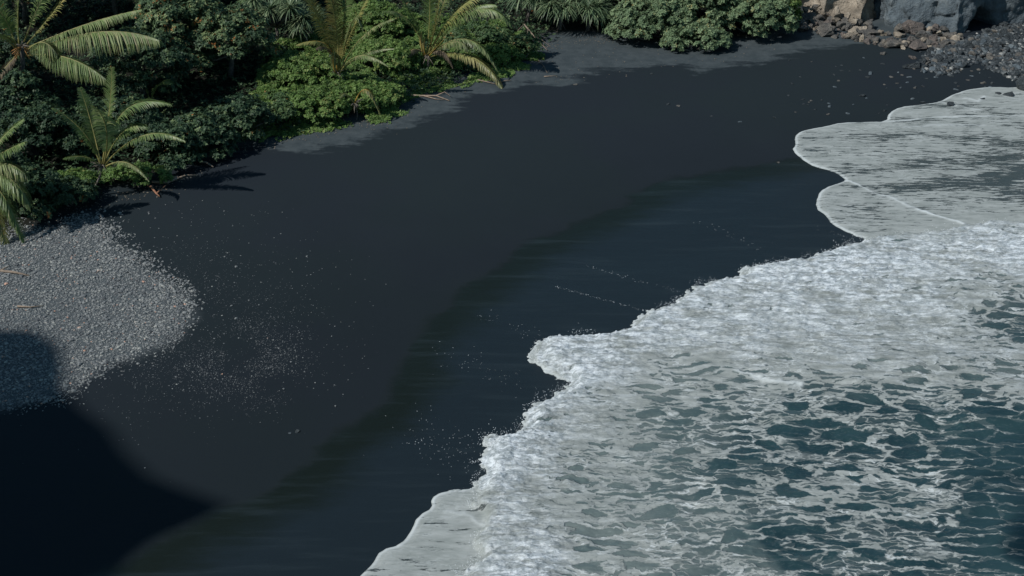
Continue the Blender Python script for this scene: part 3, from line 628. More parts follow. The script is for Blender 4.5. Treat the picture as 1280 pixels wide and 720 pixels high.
tag(link('small_cobbles', me), 'mass of small dark cobbles filling the bank below the cave', None, None, 'stuff')
# lone stones on the sand
LONE = [(1043,94,.16),(1048,101,.14),(1104,80,.2),(1088,92,.28),(1084,97,.2),(1114,96,.2),(1078,120,.3),(1083,123,.16),(1027,125,.17),(1014,126,.12),(1005,130,.14),(1037,133,.22),(1019,137,.12),(1035,143,.18),(968,147,.17),
        (1134,103,.16),(1148,115,.1),(1229,104,.26),(1241,104,.28),(1195,112,.18),(1190,95,.16),(1210,100,.18),(1108,110,.1),(1123,90,.12),(835,130,.2),(848,132,.16),(890,145,.14),(925,152,.14),(815,92,.14),(719,106,.2),
        (372,539,.16),(362,541,.1),(367,388,.09),(973,203,.12),(1075,88,.14),(1170,96,.16),(1183,88,.22),(1200,88,.2)]
_r = random.Random(5)
LONE += [(_r.uniform(985, 1150) if k_ % 3 else _r.uniform(1120, 1240), _r.uniform(72, 142) if k_ % 3 else _r.uniform(86, 110), _r.uniform(.08, .2)) for k_ in range(46)]
lm = [rock_mesh(160 + i, 2, .25, 6, M[['dark_rock', 'boulder', 'dark_rock', 'basalt'][i % 4]], 'beach_stone') for i in range(8)]
for i, (u, v, s_) in enumerate(LONE):
    g = G(u, v); o = link('beach_stone', lm[i % 8], None, (g[0], g[1], float(ground_z(g[0], g[1])) + s_ * .06), (0, 0, random.random() * 6), (s_ * .95, s_ * .75, s_ * .6))
    if i == 30: lab, grp = 'larger of two dark stones lying alone on the bare sand in the lower left', None
    elif i == 31: lab, grp = 'smaller of two dark stones lying alone on the bare sand in the lower left', None
    elif i == 32: lab, grp = 'single small stone on bare sand right of the gravel fan', None
    elif i == 33: lab, grp = 'single stone beside the tip of the wet sand, left of the foam', None
    elif i == 29: lab, grp = 'pale stone on the dry sand below the strap-leaved trees', None
    else: lab, grp = 'small stone lying on the dark sand between the cobble bank and the wash', 'loose stones on the upper right sand'
    if i in (24, 25, 26, 27, 28): lab, grp = 'small stone half sunk in bare sand below the silvery bush', 'stones half sunk in the sand'
    tag(o, lab, 'stone', grp)

# ------------------------------------------------------------------ foliage
def leaf_tpl(w=.34, fold=.08, tip=.25):
    """one leaf along +x, length 1, folded on its midrib"""
    V = np.array([[0, 0, 0], [.45, w * .5, fold], [.45, -w * .5, fold], [.85, w * .38, fold * .3], [.85, -w * .38, fold * .3], [1, 0, -.1], [.5, 0, 0]])
    Fc = np.array([[0, 6, 1, 1], [0, 2, 6, 6], [6, 5, 3, 1], [6, 2, 4, 5]])
    return V, [[0, 6, 1], [0, 2, 6], [6, 5, 3, 1], [6, 2, 4, 5]]
def leaves(name, P, D, Lh, tone, m, w=.34, parent=None, rosette=7, spread=.9, flat=.0):
    """rosettes of leaves at P with axis D"""
    n = len(P); D = D / (np.linalg.norm(D, axis=1)[:, None] + 1e-9)
    ref = rng.normal(size=(n, 3)); A = np.cross(D, ref); A /= np.linalg.norm(A, axis=1)[:, None] + 1e-9; Bv = np.cross(D, A)
    T = np.array([[0, 0, 0], [.5, .5, .09], [.5, -.5, .09], [1, 0, -.14]]); T[:, 1] *= w
    V = []; tn = []
    for k in range(rosette):
        an = 6.283 * k / rosette + rng.uniform(-.35, .35, n); el = rng.uniform(.15, spread, n)
        dirv = (A * np.cos(an)[:, None] + Bv * np.sin(an)[:, None]) * np.cos(el)[:, None] + D * np.sin(el)[:, None]
        side = np.cross(D, dirv); side /= np.linalg.norm(side, axis=1)[:, None] + 1e-9; nr = np.cross(dirv, side)
        l = Lh * rng.uniform(.7, 1.2, n)
        V.append(P[:, None, :] + (T[None, :, 0:1] * dirv[:, None, :] + T[None, :, 1:2] * side[:, None, :] + T[None, :, 2:3] * nr[:, None, :]) * l[:, None, None])
        tn.append(np.repeat(np.clip(tone + rng.normal(0, .1, n), 0, 1), 4))
    V = np.concatenate(V).reshape(-1, 3); q = np.arange(len(V) // 4)[:, None] * 4
    Fc = np.vstack([q + np.array([[0, 2, 1]]), q + np.array([[1, 2, 3]])])
    return nmesh(name, V, Fc, m, False, {'tone': np.concatenate(tn)})
def clump_cloud(rx, ry, h, ncl, rcl, nros, r, low=.12, dome=.62):
    """points on lumpy clumps that fill a dome; returns P, outward D, tone"""
    th = r.uniform(0, 6.283, ncl); rr = np.sqrt(r.uniform(0, 1, ncl)); ph = r.uniform(low, 1, ncl)
    k = np.sqrt(np.clip(1 - (ph * .92) ** 2.2, .05, 1)); kk = np.where(r.random(ncl) < dome, 1, rr)
    C = np.stack([rx * k * kk * np.cos(th), ry * k * kk * np.sin(th), h * ph], 1)
    top = r.random(ncl) < .3; C[top] = np.stack([rx * rr * np.cos(th), ry * rr * np.sin(th), h * np.sqrt(np.clip(1 - rr ** 2 * .8, 0, 1)) * r.uniform(.85, 1.08, ncl)], 1)[top]
    R_ = rcl * r.uniform(.6, 1.35, ncl); ci = r.choice(ncl, nros, p=R_ ** 2 / (R_ ** 2).sum())
    D = r.normal(size=(nros, 3)); D[:, 2] = np.abs(D[:, 2]) * .9 + D[:, 2] * .25; D /= np.linalg.norm(D, axis=1)[:, None]
    rad = R_[ci] * np.where(r.random(nros) < .8, r.uniform(.72, 1.22, nros), r.uniform(.3, .8, nros))
    P = C[ci] + D * rad[:, None] * np.array([1, 1, .8]); P[:, 2] = np.clip(P[:, 2], .05, None)
    return P, D, C, ci
KINDS = {  # leaf material, rosette leaf length, width, rosettes per m2, clump radius
 'shrub': ('shrub', .15, .55, 105, .26, 6), 'helio': ('helio', .21, .42, 62, .34, 8), 'dark': ('dark', .23, .5, 42, .55, 6), 'mid': ('mid', .2, .5, 46, .5, 6), 'low': ('shrub', .13, .6, 90, .25, 5)}
def plant(name, label, cat, u, v, rx, ry, h, kind, trunk=.0, group=None, seed=1, dens=1., name_crown='crown', yoff=0, lean=(0, 0)):
    g = G(u, v); z0 = float(ground_z(g[0], g[1])); r = np.random.default_rng(seed)
    mt, L_, w_, d_, rc, ro = KINDS[kind]
    th_ = thing(name, label, cat, (g[0], g[1], z0), 0, group)
    hc = h - trunk; area = 3.14 * rx * ry + 3.14 * (rx + ry) * hc * .8
    ncl = max(6, int(area / (rc * rc * 3.14) * 1.15)); nros = int(area * d_ * dens)
    P, D, C, ci = clump_cloud(rx - rc * .5, ry - rc * .5, hc - rc * .4, ncl, rc, nros, r, .08 if trunk < .5 else -.15)
    P[:, 2] += trunk; C[:, 2] += trunk; off = np.array([lean[0], lean[1], 0]); P += off; C += off
    D = D + np.array([0, 0, .5]); ctone = r.normal(0, .12, ncl)
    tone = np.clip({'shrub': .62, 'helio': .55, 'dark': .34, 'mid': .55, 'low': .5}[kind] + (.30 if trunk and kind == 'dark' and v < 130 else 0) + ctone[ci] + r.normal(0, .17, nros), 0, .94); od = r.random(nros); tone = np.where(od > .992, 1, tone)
    global rng; keep_ = rng; rng = r
    me = leaves(name_crown, P, D, L_ * r.uniform(.8, 1.2, nros), tone, M[mt], w_, None, ro); rng = keep_
    link(name_crown, me, th_)
    gb = Geo(); nl = 3 if h < 3 else 5; base = np.array([0, 0, -.3])
    if trunk > .5:
        mid = np.array([r.normal(0, .2), r.normal(0, .2), trunk]) + off * .6; gb.tube([base, (base + mid) / 2 + r.normal(0, .1, 3), mid], [.22, .17, .13], 8); base2 = mid
    else: base2 = base
    for _ in range(nl * 2):
        c = C[r.integers(ncl)]; m_ = (base2 + c) / 2 + r.normal(0, .2, 3); gb.tube([base2, m_, c], [.09, .06, .02], 5)
    link('trunk' if trunk > .5 else 'branches', gb.mesh('trunk', M['bark']), th_)
    return th_

PL = [  # name, label, category, u, v, rx, ry, h, kind, trunk
 # silvery bushes, top centre
 ('silvery_bush','low front lobe of silvery green bush spilling onto the sand, right of the dark gap','bush',868,60,2.6,1.6,1.7,'helio',0),
 ('silvery_bush','broad silvery green bush right of the strap-leaved trees','bush',815,50,3.4,2.2,3.0,'helio',0),
 ('silvery_bush','tall silvery green bush in the middle of the bush row','bush',880,44,4.0,2.6,3.9,'helio',0),
 ('silvery_bush','dense silvery green bush ending the row beside the tan outcrop','bush',938,46,3.3,2.2,3.0,'helio',0),
 ('silvery_bush','small silvery green bush behind the strap-leaved trees','bush',775,30,2.6,2.2,3.3,'helio',0),
 ('green_shrub','bright green shrub squeezed between the silvery bush and the tan outcrop','shrub',972,32,1.7,1.6,3.2,'shrub',0),
 # bright shrubs near the two young palms
 ('beach_shrub','bright green shrub at the sand edge, left of the yellow young palm','shrub',385,148,2.8,2.2,1.5,'shrub',0),
 ('beach_shrub','bright green shrub under the yellow young palm','shrub',430,138,2.8,2.0,1.3,'shrub',0),
 ('beach_shrub','bright green shrub at the sand edge between the two young palms','shrub',468,132,2.2,1.7,1.2,'shrub',0),
 ('beach_shrub','taller light green shrub growing between the two young palms','shrub',480,96,2.6,2.2,1.7,'shrub',0),
 ('beach_shrub','light green shrub behind the yellow young palm','shrub',470,66,2.8,2.2,2.2,'shrub',0),
 ('beach_shrub','half-shaded green shrub left of the bright beach shrubs','shrub',340,156,2.2,1.8,1.4,'mid',0),
 ('beach_shrub','green shrub climbing behind the left bright shrub','shrub',380,122,3.0,2.4,1.8,'shrub',0),
 ('beach_shrub','small bright shrub at the foot of the large young palm','shrub',553,92,1.4,1.0,1.1,'shrub',0),
 ('beach_shrub','low lime green shrub on the sand right of the drooping frond','shrub',622,80,1.9,1.1,1.2,'shrub',0),
 ('beach_shrub','dark green shrub behind the large drooping frond','shrub',600,70,2.6,1.6,1.6,'mid',0),
 ('beach_shrub','shaded green shrub below the strap-leaved trees','shrub',645,72,1.7,1.2,1.6,'mid',0),
 # shaded jungle edge on the left
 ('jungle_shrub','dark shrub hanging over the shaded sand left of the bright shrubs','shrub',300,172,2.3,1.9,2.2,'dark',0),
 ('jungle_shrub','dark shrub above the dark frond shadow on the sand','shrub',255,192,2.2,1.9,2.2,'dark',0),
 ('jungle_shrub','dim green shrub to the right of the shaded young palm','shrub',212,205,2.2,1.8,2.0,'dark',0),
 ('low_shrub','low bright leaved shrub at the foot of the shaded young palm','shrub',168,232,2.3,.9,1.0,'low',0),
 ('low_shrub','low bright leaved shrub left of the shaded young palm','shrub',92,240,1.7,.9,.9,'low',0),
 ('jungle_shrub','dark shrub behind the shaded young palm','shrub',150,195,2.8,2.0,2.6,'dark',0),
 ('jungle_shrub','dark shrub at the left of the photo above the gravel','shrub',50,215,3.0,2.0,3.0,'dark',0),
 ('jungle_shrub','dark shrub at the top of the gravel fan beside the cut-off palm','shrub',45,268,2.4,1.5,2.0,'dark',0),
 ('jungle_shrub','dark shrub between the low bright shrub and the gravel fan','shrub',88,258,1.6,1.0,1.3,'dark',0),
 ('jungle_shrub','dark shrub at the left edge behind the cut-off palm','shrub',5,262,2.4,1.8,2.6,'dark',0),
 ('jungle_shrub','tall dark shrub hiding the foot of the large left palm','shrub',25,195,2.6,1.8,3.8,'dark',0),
 # trees of the dark jungle
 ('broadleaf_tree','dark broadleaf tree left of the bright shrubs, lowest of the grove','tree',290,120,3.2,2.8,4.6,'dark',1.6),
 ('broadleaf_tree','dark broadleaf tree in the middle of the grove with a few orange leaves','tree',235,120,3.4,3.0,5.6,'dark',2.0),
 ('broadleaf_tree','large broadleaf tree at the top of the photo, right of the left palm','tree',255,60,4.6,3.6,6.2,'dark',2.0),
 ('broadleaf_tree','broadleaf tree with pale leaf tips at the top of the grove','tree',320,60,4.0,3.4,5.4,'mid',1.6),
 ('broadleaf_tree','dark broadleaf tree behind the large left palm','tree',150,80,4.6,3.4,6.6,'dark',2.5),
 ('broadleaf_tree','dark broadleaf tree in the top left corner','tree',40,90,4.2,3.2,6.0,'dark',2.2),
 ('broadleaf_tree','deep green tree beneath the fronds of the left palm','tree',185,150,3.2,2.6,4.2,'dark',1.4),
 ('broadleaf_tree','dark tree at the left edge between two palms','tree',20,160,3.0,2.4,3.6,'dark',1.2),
 ('broadleaf_tree','green tree behind the yellow young palm at the top of the photo','tree',420,20,4.4,3.2,4.8,'mid',1.4),
 ('broadleaf_tree','green tree behind the large young palm at the top of the photo','tree',520,5,4.4,3.2,4.0,'mid',1.2),
 ('broadleaf_tree','green tree rising behind the strap-leaved trees','tree',620,0,4.6,3.2,4.2,'mid',1.2),
 ('broadleaf_tree','distant dark tree at the top edge above the grove','tree',200,10,5.0,3.6,6.0,'dark',2.0),
 ('broadleaf_tree','distant green tree at the top edge left of the yellow young palm','tree',340,-5,5.0,3.6,6.0,'dark',2.0),
]
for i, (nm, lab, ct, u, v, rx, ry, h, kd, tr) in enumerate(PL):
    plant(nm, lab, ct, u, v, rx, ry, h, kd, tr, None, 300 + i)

# strap-leaved (screw pine) trees and tufts
def strap_head(name, C, Lf, n, r, m, droop=1.0, w=.06):
    """rosette of long drooping strap leaves"""
    V = []; Fc = []; tn = []; k0 = 0; S = 6
    for i in range(n):
        an = r.uniform(0, 6.283); el = r.uniform(-.15, 1.25); l = Lf * r.uniform(.75, 1.15)
        d = np.array([math.cos(an) * math.cos(el), math.sin(an) * math.cos(el), math.sin(el)]); sd_ = np.array([-math.sin(an), math.cos(an), 0])
        p = C.copy(); tone = r.uniform(.1, .95); v = d.copy()
        for j in range(S):
            t = j / (S - 1); ww = w * (1 - t ** 2.5) * (.6 + .4 * math.sin(min(1, t * 3) * 1.57))
            V += [p - sd_ * ww, p + sd_ * ww]; tn += [tone, tone]
            v = v + np.array([0, 0, -.34 * droop * (1 + t)]) * (1.0 / S) * 2.2; v /= np.linalg.norm(v); p = p + v * l / (S - 1)
        for j in range(S - 1): Fc.append([k0 + 2 * j, k0 + 2 * j + 1, k0 + 2 * j + 3, k0 + 2 * j + 2])
        k0 += 2 * S
    return nmesh(name, np.array(V), Fc, m, False, {'tone': tn})
def screw_pine(label, u, v, h, heads, Lf, seed, spread=1.2, nleaf=110):
    g = G(u, v); r = np.random.default_rng(seed); z0 = float(ground_z(g[0], g[1])); t = thing('screw_pine', label, 'tree', (g[0], g[1], z0)); gb = Geo()
    fork = np.array([0, 0, h * .45]); gb.tube([[0, 0, -.3], [.05, 0, h * .25], fork], [.14, .12, .11], 8)
    for a in (0, 2.1, 4.2): gb.tube([[.5 * math.cos(a), .5 * math.sin(a), -.2], [.15 * math.cos(a), .15 * math.sin(a), h * .2], [0, 0, h * .35]], [.03, .035, .03], 5)
    for i in range(heads):
        a = 6.283 * i / heads + r.uniform(-.4, .4); c = np.array([spread * r.uniform(.4, 1) * math.cos(a), spread * r.uniform(.4, 1) * math.sin(a), h * r.uniform(.75, 1.05)])
        gb.tube([fork, (fork + c) / 2 + [0, 0, -.15], c], [.1, .08, .06], 6)
        link('leaf_head', strap_head('leaf_head', c, Lf, nleaf, r, M['strap'], 1.5, .042), t)
    link('trunk', gb.mesh('trunk', M['bark']), t)
screw_pine('strap-leaved tree standing over the dark gap, between its two neighbours', 700, 42, 2.5, 6, 1.7, 1)
screw_pine('strap-leaved tree hanging lowest over the sand beside the silvery bushes', 735, 42, 2.1, 6, 1.8, 2)
screw_pine('strap-leaved tree right of the large young palm', 660, 38, 2.7, 6, 1.7, 3)
screw_pine('strap-leaved tree at the top edge behind the other strap-leaved trees', 712, 18, 3.4, 6, 1.7, 4)
screw_pine('fine strap-leaved tree left of the yellow young palm, high in the grove', 350, 90, 3.4, 7, 1.3, 5, 1.6)
screw_pine('fine strap-leaved tree just above the bright shrubs', 385, 88, 2.6, 6, 1.2, 6, 1.2)
screw_pine('fine strap-leaved tree against the top edge, left of the yellow young palm', 365, 55, 4.2, 7, 1.4, 7, 1.8)

# ------------------------------------------------------------------ coconut palms
def frond(parent, P0, P1, P2, leaf=.75, n=78, r=None, m='palm', rib='midrib', hang=.8, stalk=.16, broad=1.):
    """midrib from P0 over P1 to P2 (bezier) with hanging leaflets; positions relative to parent"""
    o = np.array(parent.location); P0, P1, P2 = (np.asarray(p, float) - o for p in (P0, P1, P2))
    bz = lambda t: (1 - t) ** 2 * P0 + 2 * t * (1 - t) * P1 + t * t * P2
    bd = lambda t: 2 * (1 - t) * (P1 - P0) + 2 * t * (P2 - P1)
    Ltot = np.linalg.norm(P1 - P0) + np.linalg.norm(P2 - P1)
    V = []; Fc = []; tn = []; k0 = 0; n = int(n)
    ftone = r.uniform(.2, .65)
    for i in range(n):
        t = stalk + (1 - stalk) * (i + .5) / n; p = bz(t); d = bd(t); d /= np.linalg.norm(d) + 1e-9
        sd_ = np.cross(d, [0, 0, 1]); ns = np.linalg.norm(sd_); sd_ = sd_ / ns if ns > .05 else np.array([1., 0, 0]); upv = np.cross(sd_, d)
        s = (t - stalk) / (1 - stalk); l = leaf * (math.sin(min(1, s * 1.9 + .22) * 1.57) if s < .45 else 1 - .72 * ((s - .45) / .55) ** 1.6) * r.uniform(.85, 1.12)
        for sg in (-1, 1):
            jit = r.normal(0, .10, 3); dirv = sd_ * sg * broad + d * (.55 + .5 * s) + upv * (.25) + jit; dirv /= np.linalg.norm(dirv)
            q = p.copy(); w_ = .034 + .012 * r.random(); v = dirv.copy(); tone = np.clip(ftone + .12 + r.normal(0, .17), 0, 1)
            wd = d * .9 + upv * .4; wd /= np.linalg.norm(wd); S = 4
            for j in range(S):
                a = j / (S - 1); ww = w_ * (1 - a ** 2 * .9) * (.75 if j == 0 else 1)
                V += [q - wd * ww, q + wd * ww]; tn += [tone, tone]
                v = v + np.array([0, 0, -1.]) * hang * .42 * (.5 + a); v /= np.linalg.norm(v); q = q + v * l / (S - 1)
            for j in range(S - 1): Fc.append([k0 + 2 * j, k0 + 2 * j + 1, k0 + 2 * j + 3, k0 + 2 * j + 2])
            k0 += 2 * S
    fo = link('frond', nmesh('frond', np.array(V), Fc, M[m], False, {'tone': tn}), parent)
    gb = Geo(); ts_ = np.linspace(0, 1, 12); gb.tube([bz(t) for t in ts_], [.045 * (1 - t) + .008 for t in ts_], 6)
    link('midrib', gb.mesh('midrib', M[rib]), fo); return fo
def palm(label, u, v, crown_uv, fr, seed, trunk_r=.11, auto=0, alen=3.0, leaf=.75, yc=None):
    """u,v: foot on the ground; crown_uv: where the fronds leave; fr: fronds as photo points with depth offsets"""
    r = np.random.default_rng(seed); g = G(u, v); z0 = float(ground_z(g[0], g[1])); y0 = g[1] if yc is None else yc
    t = thing('coconut_palm', label, 'palm tree', (g[0], g[1], z0)); C = Q(crown_uv[0], crown_uv[1], y0)
    base = np.array([0, 0, -.3]); c = C - np.array([g[0], g[1], z0]); gb = Geo(); ts_ = np.linspace(0, 1, 9)
    gb.tube([base * (1 - s) + c * s + np.array([.15 * math.sin(s * 3), 0, 0]) for s in ts_], [trunk_r * (1.5 - .6 * s) for s in ts_], 10)
    link('trunk', gb.mesh('trunk', M['bark']), t)
    g2 = Geo()
    for _ in range(16):
        a = r.uniform(0, 6.283); l = r.uniform(.25, .7); d = np.array([math.cos(a), math.sin(a), r.uniform(-.8, 1.)])
        g2.tube([c, c + d * l * .5, c + d * l + [0, 0, -.15]], [.06, .035, .01], 5)
    link('leaf_base', g2.mesh('leaf_base', M['deadleaf']), t)
    if auto == 0 and trunk_r > .13:
        g3 = Geo()
        for _ in range(14):
            a = r.uniform(3.4, 6.0); d = np.array([math.cos(a), math.sin(a), r.uniform(-.9, .1)]); g3.tube([c, c + d * .3, c + d * r.uniform(.5, .8) + [0, 0, -.1]], [.03, .03, .02], 5)
        link('flower_stalk', g3.mesh('flower_stalk', M['flower']), t)
    for f in fr:
        (a, b_, c_), (da, db, dc) = f[0], f[1]; kw = f[2] if len(f) > 2 else {}
        kw = dict(kw); kw.setdefault('leaf', leaf)
        frond(t, Q(a[0], a[1], y0 + da), Q(b_[0], b_[1], y0 + db), Q(c_[0], c_[1], y0 + dc), r=r, **kw)
    for i in range(auto):
        a = 6.283 * i / auto + r.uniform(-.3, .3); e = r.uniform(.1, .9); l = alen * r.uniform(.8, 1.1); d = np.array([math.cos(a), math.sin(a), 0])
        frond(t, C, C + d * l * .5 * math.cos(e) + [0, 0, l * .55 * math.sin(e) + .4], C + d * l * .95 + [0, 0, l * (.6 * math.sin(e) - .35)], r=r, leaf=leaf)
    return t
G_ = dict(m='palm_gold', rib='midrib_gold'); DRY = dict(m='palm_dry', rib='midrib')
# large palm, top left
palm('large coconut palm in the top left corner with long silvery drooping fronds', 25, 175, (28, 58), [
    (((24, 58), (20, 20), (26, -45)), (0, 0, .3), dict(leaf=.9, hang=.25)),
    (((34, 55), (60, 25), (95, -20)), (0, .3, .8), dict(leaf=1.2, hang=.5, m='palm_gold')),
    (((34, 60), (110, 25), (176, 12)), (0, -.3, -.4), dict(leaf=.95, hang=1.8, n=105)),
    (((36, 66), (125, 22), (198, 50)), (0, -.9, -1.5), dict(leaf=1.75, hang=2.4, n=130)),
    (((32, 70), (85, 60), (131, 98)), (0, -1.6, -2.4), dict(leaf=1.5, hang=2.4, n=110)),
    (((32, 66), (55, 38), (72, 70)), (0, -.9, -1.4), dict(leaf=1.3, hang=2.2)),
    (((20, 62), (-5, 30), (-35, 50)), (0, -.6, -1), {}), (((22, 60), (8, 38), (-12, 44)), (0, -.9, -1.7), dict(leaf=.6)),
    (((20, 56), (5, 10), (-25, -10)), (0, .4, 1), dict(leaf=1.)), (((30, 52), (55, -10), (70, -40)), (0, 1, 2), dict(leaf=1.1)),
    (((24, 66), (10, 80), (-15, 110)), (0, -1, -1.6), DRY)], 1, .14, 0)
# shaded young palm
palm('shaded young coconut palm leaning over the low shrubs at the left jungle edge', 108, 246, (128, 207), [
    (((126, 207), (112, 160), (66, 135)), (0, .4, .8), dict(leaf=.5, n=64)),
    (((130, 206), (142, 150), (116, 132)), (0, -.5, -1.2), dict(leaf=.8, hang=1.2)),
    (((132, 205), (178, 148), (231, 176)), (0, -.4, -.9), dict(leaf=.6, hang=1.2)),
    (((131, 209), (160, 190), (186, 226)), (0, -.7, -1.3), dict(leaf=.35, hang=1.)),
    (((132, 204), (140, 110), (212, 130)), (0, .5, .8), dict(leaf=.95, hang=.9)),
    (((130, 206), (150, 150), (182, 158)), (0, .2, .3), dict(leaf=.9, hang=.9)),
    (((128, 205), (140, 130), (140, 85)), (0, .6, 1.1), dict(leaf=.7, hang=.3)),
    (((127, 209), (110, 190), (80, 198)), (0, -.5, -1), dict(leaf=.5)),
    (((126, 205), (115, 150), (100, 110)), (0, .9, 1.6), dict(leaf=.6))], 2, .05, 0, leaf=.6)
# palm cut by the left edge
palm('coconut palm cut off by the left edge of the photo above the gravel', -30, 288, (-28, 212), [
    (((-28, 215), (10, 190), (34, 222)), (0, -.4, -.7), dict(leaf=1.0, hang=1.8, n=100)),
    (((-28, 218), (15, 205), (38, 258)), (0, -.8, -1.2), dict(leaf=1.1, hang=1.8, n=100)),
    (((-28, 220), (5, 225), (30, 302)), (0, -1.2, -1.6), dict(leaf=1.0, hang=1.7, n=100)),
    (((-28, 222), (-5, 240), (10, 318)), (0, -1.4, -2), dict(leaf=1.0, hang=1.6, m='palm_gold', rib='midrib_gold')),
    (((-28, 212), (5, 165), (28, 150)), (0, .3, .6), dict(leaf=.7)),
    (((-28, 212), (0, 190), (30, 178)), (0, 0, -.1), dict(leaf=.8, hang=1.2)), (((-30, 216), (-70, 190), (-110, 240)), (0, 0, 0), {})], 3, .12, 0, 2.6)
# yellow young palm
palm('young coconut palm with yellowing side fronds standing in the bright shrubs', 421, 128, (422, 92), [
    (((422, 90), (426, 40), (408, -25)), (0, .2, .6), dict(leaf=1.1, hang=.6, n=100, m='palm_gold')),
    (((423, 90), (436, 35), (470, -20)), (0, .3, .9), dict(leaf=1.0, hang=.5, m='palm_gold')),
    (((424, 90), (442, -10), (454, 38)), (0, -.2, -.5), dict(leaf=.55, hang=.9)),
    (((424, 91), (448, 35), (492, 24)), (0, -.2, -.5), dict(leaf=.6, hang=1.0)),
    (((422, 90), (418, 38), (371, 56)), (0, -.2, -.4), dict(leaf=.6, hang=1.1, **G_)),
    (((424, 93), (444, 52), (484, 82)), (0, -.6, -1.2), dict(leaf=.5, hang=1.2)),
    (((424, 92), (450, 60), (492, 61)), (0, -.2, -.2), dict(leaf=.35, hang=1.2)),
    (((420, 93), (414, 78), (418, 62)), (0, -.4, -.6), dict(leaf=.2, **G_)),
    (((422, 88), (400, 20), (384, -6)), (0, .5, 1.1), dict(leaf=.9, m='palm_gold')), (((423, 86), (412, 50), (396, 60)), (0, -.3, -.7), dict(leaf=.6, hang=1.6, m='palm_dry')),
    (((423, 88), (432, 10), (436, -40)), (0, .8, 1.5), dict(leaf=.9))], 4, .06, 0, leaf=.7)
# big young palm over the beach
palm('large young coconut palm whose long frond droops onto the open sand', 531, 96, (534, 70), [
    (((533, 68), (540, 20), (536, -35)), (0, .2, .5), dict(leaf=.8, hang=.3)),
    (((535, 68), (548, 30), (552, -30)), (0, -.2, 0), dict(leaf=.9, hang=.4, m='palm_gold')),
    (((536, 68), (560, 10), (604, -8)), (0, .2, .3), dict(leaf=1.2, hang=1., m='palm_gold')),
    (((537, 68), (600, -25), (639, 32)), (0, -.3, -.8), dict(leaf=1.1, hang=1.2, n=96)),
    (((537, 71), (600, 52), (629, 112)), (0, -1.2, -2.6), dict(leaf=.95, hang=1.3, n=96, m='palm_gold')),
    (((536, 69), (590, 20), (622, 88)), (0, -.5, -1.3), dict(leaf=.8, hang=1.1)),
    (((530, 70), (524, 55), (527, 40)), (0, -.3, -.4), dict(leaf=.12, **G_)), (((533, 71), (528, 60), (531, 48)), (0, -.4, -.5), dict(leaf=.1, **G_)),
    (((535, 71), (545, 60), (556, 48)), (0, -.4, -.5), dict(leaf=.15, **G_)),
    (((532, 68), (520, 20), (498, -8)), (0, .2, .4), dict(leaf=.7, hang=.8)),
    (((532, 68), (515, 10), (480, 14)), (0, -.2, -.5), dict(leaf=.6, hang=1.1)),
    (((534, 68), (575, 40), (585, 62)), (0, -.7, -1.3), dict(leaf=.9, hang=1.2)),
    (((534, 68), (560, -20), (580, -50)), (0, .8, 1.6), dict(leaf=1.)), (((534, 70), (556, 50), (566, 84)), (0, -.5, -.9), dict(leaf=.6, hang=2, m='palm_dry')), (((533, 69), (512, 50), (508, 78)), (0, -.4, -.8), dict(leaf=.5, hang=2, m='palm_dry')), (((535, 68), (572, 0), (618, 6)), (0, .1, 0), dict(leaf=1.2, hang=1.5, n=100))], 5, .09, 0, leaf=.8)
# palm frond poking out of the shrubs
palm('palm seedling arching one frond over the sand below the yellow young palm', 444, 150, (443, 130), [
    (((443, 130), (458, 88), (475, 143)), (0, -.2, -.6), dict(leaf=.45, hang=1.2, n=64, **G_)), (((443, 130), (432, 110), (425, 122)), (0, -.1, -.4), dict(leaf=.35, n=50))], 6, .03)
palm('coconut palm seen as fans of fronds behind the shaded young palm', 190, 165, (188, 128), [
    (((188, 128), (180, 98), (168, 90)), (0, 0, 0), dict(leaf=.5, n=50)), (((188, 128), (196, 95), (215, 104)), (0, -.3, -.6), dict(leaf=.6, n=54)),
    (((188, 128), (170, 112), (150, 130)), (0, -.4, -.9), dict(leaf=.6, n=54))], 7, .05)

# ------------------------------------------------------------------ driftwood
def wood(label, pts, rad, m='driftwood', branches=(), name='driftwood', lift=.08):
    g = G(*pts[0]); t0 = np.array([g[0], g[1], 0]); gb = Geo()
    def conv(q):
        a = G(q[0], q[1]); z = float(ground_z(a[0], a[1])) + lift + (q[2] if len(q) > 2 else 0); return np.array([a[0], a[1], z]) - t0
    P = [conv(q) for q in pts]; n = len(P); gb.tube(P, [rad * (1 - .6 * i / (n - 1)) for i in range(n)], 7)
    for br, rr in branches:
        Pb = [conv(q) for q in br]; gb.tube(Pb, [rr * (1 - .7 * i / (len(Pb) - 1)) for i in range(len(Pb))], 5)
    o = link(name, gb.mesh(name, M[m]), None, tuple(t0)); return tag(o, label, 'driftwood')
wood('long pale driftwood log lying on the dry sand between the two young palms', [(508, 121), (525, 122), (545, 122), (562, 128)], .09, branches=[(([(545, 122), (556, 119, .1), (563, 124, .1)]), .05), (([(530, 122), (545, 126), (555, 127)]), .05)])
wood('short driftwood stick below the tip of the big drooping frond', [(597, 102), (610, 105), (622, 108)], .05)
wood('small driftwood piece right of the drooping frond tip', [(625, 105), (633, 103), (639, 103)], .05)
wood('driftwood twig on the dry sand under the bright shrubs', [(417, 146), (425, 148), (431, 152)], .04)
wood('bare driftwood branch with roots at the right of the lime green shrub', [(655, 47, .5), (668, 54, .25), (684, 64)], .06, branches=[([(668, 54, .25), (676, 53, .1), (688, 60)], .03), ([(655, 47, .5), (648, 52, .4), (640, 62)], .04), ([(660, 50, .4), (658, 60, .2), (662, 72)], .03)])
wood('thin pale stick on the dry sand near the pale stone', [(680, 97), (690, 96), (697, 95)], .04)
wood('forked grey twig on the dry sand right of the lime green shrub', [(672, 76), (680, 84), (684, 92)], .03, branches=[([(680, 84), (674, 90)], .02)])
